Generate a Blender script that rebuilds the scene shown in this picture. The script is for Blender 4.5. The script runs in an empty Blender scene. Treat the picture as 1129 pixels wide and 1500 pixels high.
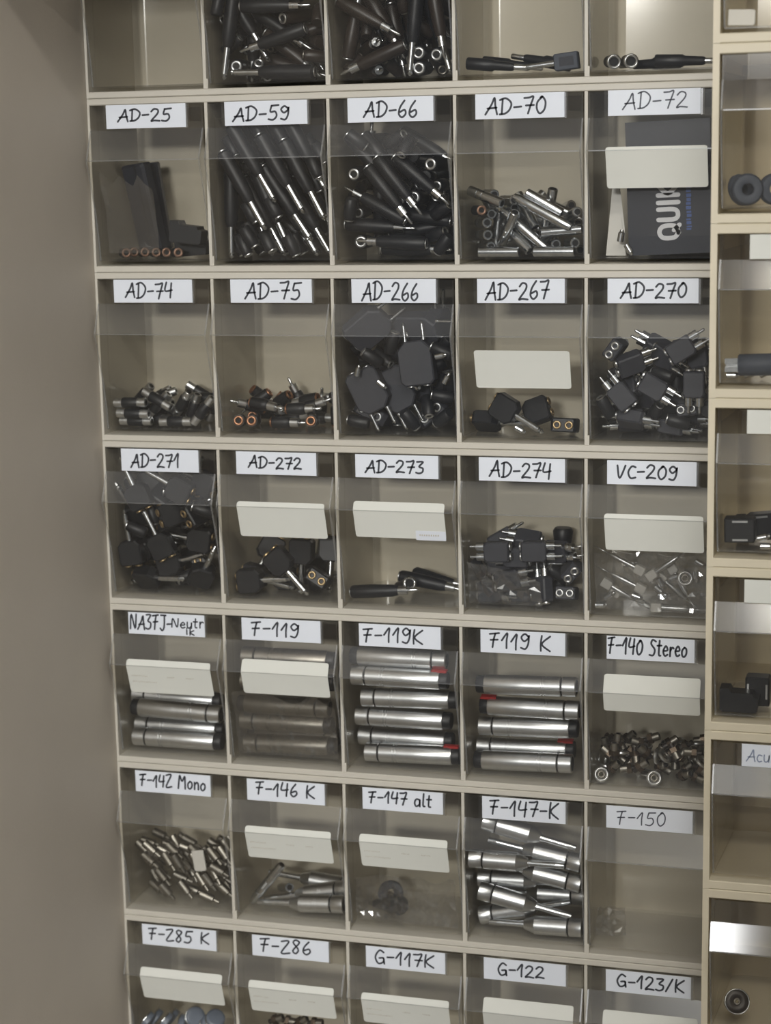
import bpy, bmesh, math, random
from mathutils import Vector, Matrix, Quaternion

scene = bpy.context.scene
C = scene.collection
R = math.radians
MM = 0.001

# ------------------------------------------------------------------ camera
cam_data = bpy.data.cameras.new('camera')
cam = bpy.data.objects.new('camera', cam_data)
C.objects.link(cam)
cam_data.sensor_fit = 'VERTICAL'
cam_data.sensor_height = 36.0
cam_data.lens = 36.0 * 2755.3 / 1500.0
cam_data.clip_start = 0.02
cam_data.clip_end = 50
cam.matrix_world = Matrix(((0.961792, -0.031415, 0.271971, 0.773706),
                           (0.273144, 0.177740, -0.945410, -1.688826),
                           (-0.018640, 0.983576, 0.179530, -0.064228),
                           (0, 0, 0, 1)))
cam_data.dof.use_dof = True
cam_data.dof.focus_distance = 1.72
cam_data.dof.aperture_fstop = 5.0
scene.camera = cam

# ------------------------------------------------------------------ world, lamps, exposure
world = bpy.data.worlds.new('room_ambient')
scene.world = world
world.use_nodes = True
bg = world.node_tree.nodes['Background']
bg.inputs[0].default_value = (0.93, 0.96, 1.0, 1)
bg.inputs[1].default_value = 0.10


def ceiling_light(x, y, z, lx, ly, watt, color=(1.0, 0.975, 0.94), up=0.25):
    """a hanging fluorescent fitting: most of its light goes down, some up on the ceiling"""
    for face, w in ((0.0, watt * (1 - up)), (math.pi, watt * up)):
        d = bpy.data.lights.new('hanging_tube_light', 'AREA')
        d.shape = 'RECTANGLE'
        d.size, d.size_y = lx, ly
        d.energy = w
        d.color = color
        o = bpy.data.objects.new('hanging_tube_light', d)
        C.objects.link(o)
        o.location = (x, y, z + (0.012 if face else 0.0))
        o.rotation_euler = (face, 0, 0)


ceiling_light(1.15, -1.75, 1.10, 1.3, 0.16, 18)
ceiling_light(1.05, -3.05, 1.10, 1.3, 0.16, 33)
# a bright window at the far end of the room, behind the person taking the picture
d = bpy.data.lights.new('window_daylight', 'AREA')
d.shape = 'RECTANGLE'
d.size, d.size_y = 0.80, 0.36
d.energy = 92
d.color = (0.97, 0.98, 1.0)
o = bpy.data.objects.new('window_daylight', d)
C.objects.link(o)
o.location = (0.42, -5.2, 0.80)
o.rotation_euler = (R(90), 0, 0)

scene.view_settings.view_transform = 'Standard'
scene.view_settings.look = 'None'
scene.view_settings.gamma = 1.0
scene.view_settings.use_curve_mapping = False
scene.view_settings.exposure = 0.20
scene.cycles.max_bounces = 10
scene.cycles.transparent_max_bounces = 40
scene.cycles.glossy_bounces = 4
scene.cycles.diffuse_bounces = 3
scene.cycles.caustics_reflective = False
scene.cycles.caustics_refractive = False
scene.cycles.sample_clamp_indirect = 3.0


# ------------------------------------------------------------------ materials
def mat(name, col, rough=0.5, metal=0.0, noise=0.0, nscale=40.0, spec=0.5, bump=0.0, bscale=300.0):
    m = bpy.data.materials.new(name)
    m.use_nodes = True
    nt = m.node_tree
    b = nt.nodes['Principled BSDF']
    b.inputs['Base Color'].default_value = (*col, 1)
    b.inputs['Roughness'].default_value = rough
    b.inputs['Metallic'].default_value = metal
    b.inputs['Specular IOR Level'].default_value = spec
    if noise or bump:
        tc = nt.nodes.new('ShaderNodeTexCoord')
    if noise:
        n = nt.nodes.new('ShaderNodeTexNoise')
        n.inputs['Scale'].default_value = nscale
        n.inputs['Detail'].default_value = 5
        r = nt.nodes.new('ShaderNodeValToRGB')
        r.color_ramp.elements[0].position = 0.3
        r.color_ramp.elements[1].position = 0.7
        r.color_ramp.elements[0].color = (*[c * (1 - noise) for c in col], 1)
        r.color_ramp.elements[1].color = (*[min(1, c * (1 + noise)) for c in col], 1)
        nt.links.new(tc.outputs['Object'], n.inputs['Vector'])
        nt.links.new(n.outputs['Fac'], r.inputs['Fac'])
        nt.links.new(r.outputs['Color'], b.inputs['Base Color'])
    if bump:
        n2 = nt.nodes.new('ShaderNodeTexNoise')
        n2.inputs['Scale'].default_value = bscale
        bp = nt.nodes.new('ShaderNodeBump')
        bp.inputs['Strength'].default_value = bump
        bp.inputs['Distance'].default_value = 0.001
        nt.links.new(tc.outputs['Object'], n2.inputs['Vector'])
        nt.links.new(n2.outputs['Fac'], bp.inputs['Height'])
        nt.links.new(bp.outputs['Normal'], b.inputs['Normal'])
    return m


def clear_plastic(name, tint, rough=0.12, haze=0.008, haze_col=(0.75, 0.76, 0.78), f0=0.036, dust_sheen=0.034):
    """thin clear sheet: straight-through light, a Schlick reflection, a little dusty haze, painted ceiling sheen on upward faces"""
    m = bpy.data.materials.new(name)
    m.use_nodes = True
    nt = m.node_tree
    for n in list(nt.nodes):
        nt.nodes.remove(n)
    L = nt.links.new
    out = nt.nodes.new('ShaderNodeOutputMaterial')
    tr = nt.nodes.new('ShaderNodeBsdfTransparent')
    tr.inputs[0].default_value = (*tint, 1)
    gl = nt.nodes.new('ShaderNodeBsdfGlossy')
    gl.inputs['Roughness'].default_value = rough
    df = nt.nodes.new('ShaderNodeBsdfDiffuse')
    df.inputs[0].default_value = (*haze_col, 1)
    lw = nt.nodes.new('ShaderNodeLayerWeight')
    lw.inputs['Blend'].default_value = 0.5
    pw = nt.nodes.new('ShaderNodeMath')
    pw.operation = 'POWER'
    pw.inputs[1].default_value = 5
    ma = nt.nodes.new('ShaderNodeMath')
    ma.operation = 'MULTIPLY_ADD'
    ma.inputs[1].default_value = 0.9
    ma.inputs[2].default_value = f0
    tc = nt.nodes.new('ShaderNodeTexCoord')
    no = nt.nodes.new('ShaderNodeTexNoise')
    no.inputs['Scale'].default_value = 14
    no.inputs['Detail'].default_value = 8
    no.inputs['Roughness'].default_value = 0.7
    mr = nt.nodes.new('ShaderNodeMapRange')
    mr.inputs['From Min'].default_value = 0.3
    mr.inputs['From Max'].default_value = 0.75
    mr.inputs['To Min'].default_value = haze * 0.5
    mr.inputs['To Max'].default_value = haze * 1.7
    m1 = nt.nodes.new('ShaderNodeMixShader')
    m2 = nt.nodes.new('ShaderNodeMixShader')
    L(lw.outputs['Facing'], pw.inputs[0])
    L(pw.outputs[0], ma.inputs[0])
    L(tc.outputs['Object'], no.inputs['Vector'])
    L(no.outputs['Fac'], mr.inputs['Value'])
    # upward faces get more dusty haze, also painted for the ceiling's reflection
    ge = nt.nodes.new('ShaderNodeNewGeometry')
    sp = nt.nodes.new('ShaderNodeSeparateXYZ')
    up = nt.nodes.new('ShaderNodeMath')
    up.operation = 'MULTIPLY'
    up.use_clamp = True
    up.inputs[1].default_value = dust_sheen * 2.2
    ad = nt.nodes.new('ShaderNodeMath')
    ad.operation = 'ADD'
    L(ge.outputs['True Normal'], sp.inputs[0])
    L(sp.outputs['Z'], up.inputs[0])
    L(up.outputs[0], ad.inputs[0])
    L(mr.outputs[0], ad.inputs[1])
    L(ad.outputs[0], m1.inputs[0])
    L(tr.outputs[0], m1.inputs[1])
    L(df.outputs[0], m1.inputs[2])
    L(ma.outputs[0], m2.inputs[0])
    L(m1.outputs[0], m2.inputs[1])
    L(gl.outputs[0], m2.inputs[2])
    L(m2.outputs[0], out.inputs['Surface'])
    return m


def srgb(r, g, b):
    f = lambda c: (c / 255 / 12.92) if c / 255 <= 0.04045 else ((c / 255 + 0.055) / 1.055) ** 2.4
    return (f(r), f(g), f(b))


M = {
    'beige': mat('beige_plastic', srgb(208, 202, 188), 0.5, noise=0.04, nscale=9, bump=0.05),
    'beige_old': mat('yellowed_beige_plastic', srgb(220, 209, 183), 0.5, noise=0.05, nscale=9, bump=0.05),
    'wall': mat('painted_panel', srgb(212, 202, 187), 0.55, noise=0.05, nscale=5, bump=0.15, bscale=500),
    'ceiling': mat('ceiling_paint', srgb(225, 225, 222), 0.8, noise=0.02),
    'floor': mat('grey_floor', srgb(120, 116, 110), 0.6, noise=0.1),
    'clear': clear_plastic('clear_bin_plastic', (0.99, 0.984, 0.966)),
    'clear_old': clear_plastic('clear_bin_plastic_amber', (0.985, 0.975, 0.95)),
    'film': clear_plastic('thin_bag_film', (0.95, 0.95, 0.95), rough=0.10, haze=0.015, f0=0.13, dust_sheen=0.02),
    'edge': clear_plastic('edge_glint_plastic', (0.9, 0.9, 0.89), rough=0.2, haze=0.10, f0=0.12),  # extra haze paints the glint of clear plastic edges
    'label': mat('white_label_card', srgb(236, 240, 246), 0.6, noise=0.015, nscale=30),
    'sticker': mat('cream_sticker', srgb(228, 228, 218), 0.65, noise=0.015, nscale=25),
    'ink': mat('black_marker', srgb(60, 62, 68), 0.6),
    'pen': mat('thin_dark_pen', srgb(84, 86, 94), 0.6),
    'pale_pen': mat('pale_pen', srgb(140, 150, 172), 0.6),
    'print': mat('faded_print', srgb(196, 190, 176), 0.7),
    'nickel': mat('nickel', srgb(208, 211, 214), 0.22, 1.0, noise=0.08, nscale=200),
    'satin': mat('satin_nickel', srgb(218, 220, 222), 0.32, 1.0, noise=0.05, nscale=120),
    'dull': mat('dull_grey_metal', srgb(150, 146, 138), 0.4, 1.0, noise=0.12, nscale=150),
    'copper': mat('copper_ring', srgb(188, 140, 110), 0.38, 1.0),
    'copper_dull': mat('dull_copper', srgb(140, 112, 96), 0.5, 1.0),  # darker, duller copper for the end sockets
    'gold': mat('gold_plating', srgb(196, 172, 132), 0.36, 1.0),
    'black': mat('black_plastic', srgb(23, 25, 30), 0.45, noise=0.15, nscale=80),
    'soft': mat('charcoal_plastic', srgb(56, 58, 66), 0.55, noise=0.06, nscale=200),
    'brown': mat('dark_brown_plastic', srgb(42, 34, 29), 0.4, noise=0.1, nscale=80),
    'hole': mat('dark_bore', srgb(16, 16, 17), 0.7),
    'red': mat('red_plastic', srgb(172, 44, 44), 0.4),
    'white': mat('white_plastic', srgb(222, 220, 214), 0.45),
    'navy': mat('navy_card', srgb(30, 34, 46), 0.55, noise=0.06, nscale=60),
    'blueink': mat('blue_print', srgb(50, 78, 140), 0.5),
    'silverink': mat('white_print', srgb(214, 216, 222), 0.5),
    'steelblue': mat('grey_blue_plastic', srgb(112, 122, 138), 0.35, noise=0.05),
    'rubber': mat('dark_grey_rubber', srgb(66, 72, 84), 0.6, noise=0.06, nscale=60),
}


# ------------------------------------------------------------------ mesh helpers (all in millimetres)
class MB:
    def __init__(self):
        self.v, self.f, self.s = [], [], []

    def add(self, vs, fs, smooth=False):
        b = len(self.v)
        self.v += [tuple(p) for p in vs]
        for q in fs:
            self.f.append(tuple(b + i for i in q))
            self.s.append(smooth)
        return self

    def box(self, x0, x1, y0, y1, z0, z1):
        vs = [(x, y, z) for x in (x0, x1) for y in (y0, y1) for z in (z0, z1)]
        return self.add(vs, [(0, 1, 3, 2), (4, 6, 7, 5), (0, 4, 5, 1), (2, 3, 7, 6), (0, 2, 6, 4), (1, 5, 7, 3)])

    def prism(self, poly, axis, a, b, smooth=False):
        """extrude a 2D polygon along axis from a to b; poly coordinates are the two other axes in order"""
        n = len(poly)

        def P(p, t):
            q = list(p)
            q.insert(axis, t)
            return tuple(q)
        vs = [P(p, a) for p in poly] + [P(p, b) for p in poly]
        fs = [tuple(range(n))[::-1], tuple(range(n, 2 * n))]
        b0 = len(self.v)
        self.add(vs, fs, False)
        for i in range(n):
            j = (i + 1) % n
            self.f.append((b0 + i, b0 + j, b0 + n + j, b0 + n + i))
            self.s.append(smooth)
        return self

    def lathe(self, prof, n=14, axis=0, origin=(0, 0, 0), caps=True, smooth=True):
        """prof: (position along axis, radius)"""
        b0 = len(self.v)
        o = axis
        a1, a2 = [(1, 2), (2, 0), (0, 1)][o]
        for (t, r) in prof:
            for k in range(n):
                p = [0, 0, 0]
                p[o] = t
                p[a1] = r * math.cos(2 * math.pi * k / n)
                p[a2] = r * math.sin(2 * math.pi * k / n)
                self.v.append((p[0] + origin[0], p[1] + origin[1], p[2] + origin[2]))
        for i in range(len(prof) - 1):
            for k in range(n):
                k2 = (k + 1) % n
                self.f.append((b0 + i * n + k, b0 + i * n + k2, b0 + (i + 1) * n + k2, b0 + (i + 1) * n + k))
                self.s.append(smooth)
        if caps:
            self.f.append(tuple(b0 + k for k in range(n))[::-1])
            self.s.append(False)
            e = b0 + (len(prof) - 1) * n
            self.f.append(tuple(e + k for k in range(n)))
            self.s.append(False)
        return self

    def ring(self, x0, x1, ro, ri, n=16, origin=(0, 0, 0), axis=0):
        """a tube end with rounded lips"""
        w, t = ro - ri, x1 - x0
        c, e = 0.32 * w, min(0.3 * abs(t), 0.32 * w)
        return self.lathe([(x0 + e, ri), (x0, ri + c), (x0 - 0.15 * e, (ri + ro) / 2), (x0, ro - c), (x0 + e, ro), (x1 - e, ro), (x1, ro - c), (x1 + 0.15 * e, (ri + ro) / 2), (x1, ri + c), (x1 - e, ri), (x0 + e, ri)],
                          n, axis, origin, caps=False, smooth=True)

    def mesh(self, name, material, auto=True):
        me = bpy.data.meshes.new(name)
        sc = [(x * MM, y * MM, z * MM) for (x, y, z) in self.v]
        me.from_pydata(sc, [], self.f)
        me.polygons.foreach_set('use_smooth', self.s)
        me.materials.append(material)
        bm = bmesh.new()
        bm.from_mesh(me)
        bmesh.ops.recalc_face_normals(bm, faces=bm.faces)
        if auto:
            for e in bm.edges:
                if len(e.link_faces) == 2 and e.calc_face_angle(0) > R(40):
                    e.smooth = False
        bm.to_mesh(me)
        bm.free()
        return me


def link(name, me, parent=None, loc=None):
    o = bpy.data.objects.new(name, me)
    C.objects.link(o)
    if parent is not None:
        o.parent = parent
    if loc is not None:
        o.location = [c * MM for c in loc]
    return o


def thing(name, label, category, loc=(0, 0, 0), quat=None, group=None):
    o = bpy.data.objects.new(name, None)
    C.objects.link(o)
    o.empty_display_size = 0.01
    o.location = [c * MM for c in loc]
    if quat is not None:
        o.rotation_mode = 'QUATERNION'
        o.rotation_quaternion = quat
    o['label'] = label
    o['category'] = category
    if group:
        o['group'] = group
    return o


def structure(name, mb, m):
    o = link(name, mb.mesh(name, m))
    o['kind'] = 'structure'
    return o


# ------------------------------------------------------------------ the room
structure('wall_back', MB().box(-60, 2400, 128, 220, -1530, 1300), M['wall'])
structure('wall_left', MB().box(-80, -1.4, -900, 127.5, -1530, 1300), M['wall'])
structure('floor', MB().box(-80, 3000, -6000, 220, -1600, -1530), M['floor'])
structure('ceiling', MB().box(-80, 3000, -6000, 220, 1300, 1350), M['ceiling'])
structure('trim_1', MB().box(-1.4, 150, -255, -60, 150, 300), M['wall'])  # unseen block added to cast the diagonal shadow on the left wall

# ------------------------------------------------------------------ bin racks
PITCH, ROW = 120.0, 164.6
FRONT = [(-2.0, -1.0), (-2.0, -23.5), (-15.0, -52.0), (-7.0, -76.0), (0.0, -99.0), (5.5, -128.0), (7.6, -147.0)]  # (y, z) of a bin's front
FRONT_B = [(-2.0, -1.0), (-2.0, -21.0), (-10.9, -45.0), (-7.0, -72.0), (0.0, -96.0), (5.0, -113.0), (7.6, -124.0)]


def rack_parts(n, pitch, xl, xr, top, bottom, seam, depth, end_l, end_r):
    """one moulded frame: side panels, two rails, back; dividers come apart as parts"""
    f = MB()
    f.box(end_l, xl, 0, depth, -seam + 0.35, top)
    f.box(xr, end_r, 0, depth, -seam + 0.35, top)
    f.prism([(0.8, 0), (0, 0.8), (0, top - 0.8), (0.8, top), (depth, top), (depth, 0)], 0, xl, xr)
    f.prism([(0.8, -bottom), (0, -bottom - 0.8), (0, -seam + 1.1), (0.8, -seam + 0.35), (depth, -seam + 0.35), (depth, -bottom)], 0, xl, xr)
    f.box(end_l, end_r, depth, depth + 2.5, -seam + 0.35, top)
    d = MB()
    d.box(-1.5, 1.5, 0, depth, -bottom, 0)
    d.prism([(0, -bottom), (0.6, -bottom + 9), (2.5, -bottom + 9), (4, -bottom)], 0, 1.5, 2.9)
    return f, d


def bin_body(w, front, bottom, depth):
    """clear tub: folded front sheet, cheeks, and a wall that runs round the back with rounded corners"""
    t = 1.6
    mb = MB()
    xa, xb = 2.3, w - 2.3
    # front sheet
    inner = []
    for i, (y, z) in enumerate(front):
        p0 = front[max(0, i - 1)]
        p1 = front[min(len(front) - 1, i + 1)]
        dy, dz = p1[0] - p0[0], p1[1] - p0[1]
        l = math.hypot(dy, dz)
        inner.append((y - dz / l * t, z + dy / l * t))
    mb.prism(front + inner[::-1], 0, xa, xb)
    # cheeks
    yb = 14.0
    cheek = [(y + 0.1, z) for (y, z) in front] + [(yb, -bottom + 5), (yb, -1.0)]
    mb.prism(cheek, 0, xa, xa + t)
    mb.prism(cheek, 0, xb - t, xb)
    # wall round the back (plan path), rounded corners, slight draft
    r, dr = 11.0, 6.5
    path = [(xa + 0.2, yb)]
    cx, cy = xa + dr + r, depth - r
    for k in range(9):
        a = math.pi + (-math.pi / 2) * k / 8
        path.append((cx + r * math.cos(a), cy + r * math.sin(a)))
    cx = xb - dr - r
    for k in range(9):
        a = math.pi / 2 - math.pi / 2 * k / 8
        path.append((cx + r * math.cos(a), cy + r * math.sin(a)))
    path.append((xb - 0.2, yb))
    n = len(path)
    inn = []
    for i, (x, y) in enumerate(path):
        p0, p1 = path[max(0, i - 1)], path[min(n - 1, i + 1)]
        dx, dy = p1[0] - p0[0], p1[1] - p0[1]
        l = math.hypot(dx, dy)
        inn.append((x + dy / l * t, y - dx / l * t))
    zt, zb = -14.0, -bottom + 5.2
    vs = []
    for (x, y), (x2, y2) in zip(path, inn):
        vs += [(x, y, zt), (x, y, zb), (x2, y2, zt), (x2, y2, zb)]
    fs = []
    for i in range(n - 1):
        a, b = 4 * i, 4 * i + 4
        fs += [(a, b, b + 1, a + 1), (a + 2, a + 3, b + 3, b + 2), (a, a + 2, b + 2, b), (a + 1, b + 1, b + 3, a + 3)]
    fs += [(0, 1, 3, 2), (4 * n - 4, 4 * n - 2, 4 * n - 1, 4 * n - 3)]
    mb.add(vs, fs, True)
    # floor of the tub
    plan = [(xa + 0.4, front[-1][0] + 1.0)] + path[1:-1] + [(xb - 0.4, front[-1][0] + 1.0)]
    mb.prism(plan, 2, -bottom + 3.6, -bottom + 5.2)
    return mb


def glint_beads(w, front, lip):
    """the thick moulded edges of the front: one bead down each side, a finer one along the fold"""
    mb = MB()
    for x in (2.9, w - 2.9):
        for (ya, za), (yb, zb) in zip(front[1:], front[2:]):
            l = math.hypot(yb - ya, zb - za)
            ny, nz = (za - zb) / l * 0.7, (yb - ya) / l * 0.7
            mb.add([(x - .7, ya - ny, za - nz), (x + .7, ya - ny, za - nz), (x + .7, ya, za), (x - .7, ya, za),
                    (x - .7, yb - ny, zb - nz), (x + .7, yb - ny, zb - nz), (x + .7, yb, zb), (x - .7, yb, zb)],
                   [(0, 1, 5, 4), (1, 2, 6, 5), (2, 3, 7, 6), (3, 0, 4, 7), (0, 3, 2, 1), (4, 5, 6, 7)])
    y, z = front[2]
    mb.box(4.5, w - 4.5, y - 0.55, y, z - 0.5, z + 0.4)
    return mb


def strip_on(front, x0, x1, z0, z1, off, th, corner=2.2):
    """a sheet that follows the folded front from height z0 down to z1"""
    def yat(z):
        for (ya, za), (yb, zb) in zip(front, front[1:]):
            if zb <= z <= za:
                return ya + (yb - ya) * (za - z) / (za - zb)
        return front[-1][0]
    zs = sorted({z0, z1, z0 - corner * 0.35, z0 - corner, z1 + corner * 0.35, z1 + corner, *[z for (_, z) in front if z1 < z < z0]}, reverse=True)
    mb = MB()
    vs = []
    for z in zs:
        d = min(z0 - z, z - z1)
        ins = 0.0 if d >= corner else corner - math.sqrt(max(0, corner ** 2 - (corner - d) ** 2))
        y = yat(z) - off
        vs += [(x0 + ins, y, z), (x1 - ins, y, z), (x0 + ins, y - th, z), (x1 - ins, y - th, z)]
    fs = []
    for i in range(len(zs) - 1):
        a, b = 4 * i, 4 * i + 4
        fs += [(a, b, b + 1, a + 1), (a + 2, a + 3, b + 3, b + 2), (a, a + 2, b + 2, b), (a + 1, b + 1, b + 3, a + 3)]
    e = 4 * len(zs) - 4
    fs += [(0, 1, 3, 2), (e, e + 2, e + 3, e + 1)]
    return mb.add(vs, fs), yat


# ------------------------------------------------------------------ handwriting
G = {
    'A': (0.62, [[(0, 0), (.3, .6), (.44, 1), (.5, .5), (.6, 0)], [(.1, .36), (.56, .40)]]),
    'D': (0.62, [[(.12, .02), (.14, .95)], [(0, .9), (.3, 1), (.58, .7), (.52, .3), (.3, .05), (.02, 0)]]),
    '-': (0.42, [[(.02, .47), (.38, .5)]]),
    '0': (0.52, [[(.3, 1), (.06, .7), (.04, .3), (.2, .02), (.42, .25), (.46, .7), (.3, 1), (.2, .95)]]),
    '1': (0.4, [[(0, .5), (.28, 1), (.26, .5), (.27, 0)]]),
    '2': (0.54, [[(.02, .78), (.18, .98), (.4, .9), (.38, .6), (.02, .03), (.2, .06), (.52, .02)]]),
    'Z': (0.52, [[(.02, .93), (.44, .97), (.02, .03), (.5, .06)]]),
    '3': (0.5, [[(.04, .95), (.42, .95), (.18, .56), (.42, .42), (.4, .12), (.2, 0), (0, .06)]]),
    '4': (0.52, [[(.1, 1), (.02, .45), (.46, .5)], [(.42, .95), (.36, 0)]]),
    '5': (0.54, [[(.54, 1), (.16, .96)], [(.16, .96), (.1, .55), (.36, .56), (.44, .25), (.26, 0), (0, .04)]]),
    '6': (0.5, [[(.34, 1), (.1, .6), (.04, .2), (.22, 0), (.42, .2), (.36, .44), (.1, .32)]]),
    '7': (0.52, [[(0, .93), (.26, .95), (.46, 1), (.34, .5), (.22, 0)], [(.1, .48), (.5, .5)]]),
    '8': (0.5, [[(.4, .9), (.2, 1), (.08, .78), (.36, .3), (.22, 0), (.06, .2), (.38, .74), (.4, .9)]]),
    '9': (0.5, [[(.42, .8), (.22, .98), (.04, .75), (.2, .5), (.42, .72), (.44, .9), (.42, .35), (.28, 0), (.04, .06)]]),
    'V': (0.5, [[(0, 1), (.16, 0), (.46, 1)]]),
    'C': (0.46, [[(.44, .9), (.22, .96), (.04, .5), (.18, .03), (.46, .08)]]),
    'F': (0.56, [[(.0, .92), (.5, 1)], [(.3, .97), (.22, .5), (.18, 0)], [(.06, .5), (.44, .54)]]),
    'K': (0.58, [[(.08, 1), (.04, .5), (.06, 0)], [(.52, .98), (.1, .45), (.54, 0)]]),
    'G': (0.6, [[(.5, .86), (.26, 1), (.03, .5), (.2, .03), (.48, .14), (.5, .44), (.26, .42)], [(.5, .44), (.56, .02)]]),
    'N': (0.56, [[(0, 0), (.06, 1), (.42, .02), (.5, 1)]]),
    'J': (0.5, [[(.06, 1), (.5, 1)], [(.38, 1), (.36, .2), (.2, -.05), (.02, .1)]]),
    'M': (0.72, [[(.02, 0), (.1, .95), (.16, 1), (.34, .6), (.56, 1), (.6, .5), (.62, 0)]]),
    'S': (0.5, [[(.46, .9), (.2, 1), (.1, .74), (.4, .4), (.3, .05), (0, .06)]]),
    '/': (0.42, [[(0, -.05), (.36, 1.05)]]),
    'a': (0.48, [[(.38, .55), (.14, .6), (.02, .3), (.14, 0), (.38, .2), (.38, .58), (.4, 0)]]),
    'c': (0.36, [[(.34, .55), (.12, .6), (.02, .28), (.14, 0), (.34, .06)]]),
    'e': (0.42, [[(.04, .3), (.36, .36), (.22, .62), (.03, .3), (.16, 0), (.38, .08)]]),
    'i': (0.2, [[(.08, .6), (.1, 0)], [(.08, .8), (.1, .84)]]),
    'k': (0.42, [[(.06, .95), (.06, 0)], [(.36, .62), (.08, .3), (.4, 0)]]),
    'l': (0.22, [[(.08, 1), (.06, .1), (.18, 0)]]),
    'n': (0.46, [[(.04, .6), (.06, 0)], [(.06, .4), (.24, .62), (.36, .45), (.38, 0)]]),
    'o': (0.46, [[(.22, .6), (.04, .4), (.06, .1), (.22, 0), (.38, .2), (.36, .5), (.2, .6)]]),
    'r': (0.34, [[(.06, .6), (.06, 0)], [(.06, .36), (.2, .6), (.32, .54)]]),
    's': (0.36, [[(.32, .55), (.1, .6), (.08, .38), (.3, .24), (.2, 0), (.02, .06)]]),
    't': (0.36, [[(.16, .95), (.14, .1), (.28, 0)], [(0, .62), (.32, .64)]]),
    'u': (0.44, [[(.04, .6), (.06, .12), (.2, 0), (.36, .2), (.38, .6), (.38, 0)]]),
    ' ': (0.34, []),
}


def smooth_line(pts, sub=5):
    if len(pts) < 3:
        return pts
    out = []
    for i in range(len(pts) - 1):
        p0, p1, p2, p3 = pts[max(0, i - 1)], pts[i], pts[i + 1], pts[min(len(pts) - 1, i + 2)]
        for k in range(sub):
            t = k / sub
            out.append(tuple(0.5 * ((2 * b) + (c - a) * t + (2 * a - 5 * b + 4 * c - d) * t * t + (3 * b - a - 3 * c + d) * t ** 3)
                             for a, b, c, d in zip(p0, p1, p2, p3)))
    out.append(pts[-1])
    return out


def stroke(mb, pts, width, y, th=0.16):
    """one marker stroke in the x-z plane: a continuous ribbon with rounded ends"""
    h = width / 2
    P = [pts[0]]
    for p in pts[1:]:
        if math.hypot(p[0] - P[-1][0], p[1] - P[-1][1]) > 0.12:
            P.append(p)
    if len(P) < 2:
        return
    T = []
    for i in range(len(P)):
        a, b = P[max(0, i - 1)], P[min(len(P) - 1, i + 1)]
        l = math.hypot(b[0] - a[0], b[1] - a[1]) or 1e-6
        T.append(((b[0] - a[0]) / l, (b[1] - a[1]) / l))
    rows = []
    for s_ in (0.95, 0.6):
        k = math.sqrt(1 - s_ * s_)
        rows.append((P[0][0] - T[0][0] * h * s_, P[0][1] - T[0][1] * h * s_, T[0], h * k))
    rows += [(p[0], p[1], t, h) for p, t in zip(P, T)]
    for s_ in (0.6, 0.95):
        k = math.sqrt(1 - s_ * s_)
        rows.append((P[-1][0] + T[-1][0] * h * s_, P[-1][1] + T[-1][1] * h * s_, T[-1], h * k))
    vs = []
    for (x, z, t, w) in rows:
        nx, nz = -t[1] * w, t[0] * w
        vs += [(x + nx, y - th, z + nz), (x - nx, y - th, z - nz), (x + nx, y, z + nz), (x - nx, y, z - nz)]
    fs = []
    for i in range(len(rows) - 1):
        a, b = 4 * i, 4 * i + 4
        fs += [(a, a + 1, b + 1, b), (a + 2, b + 2, b + 3, a + 3), (a, b, b + 2, a + 2), (a + 1, a + 3, b + 3, b + 1)]
    e = 4 * len(rows) - 4
    fs += [(0, 2, 3, 1), (e, e + 1, e + 3, e + 2)]
    mb.add(vs, fs)


def write(text, x0, x1, zc, h, y, width, rnd):
    """the words, fitted between x0 and x1, h high, centred on zc"""
    mb = MB()
    adv = [G[c][0] + 0.1 for c in text]
    tot = sum(adv) - 0.1
    sx = (x1 - x0) / tot
    x = x0
    for c, a in zip(text, adv):
        jz = rnd.uniform(-.05, .05) * h
        sc = rnd.uniform(.94, 1.06)
        for st in G[c][1]:
            pts = [(x + p[0] * sx + p[1] * h * 0.05, zc - h / 2 + jz + p[1] * h * sc) for p in st]
            stroke(mb, smooth_line(pts), width, y)
        x += a * sx
    return mb


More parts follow.
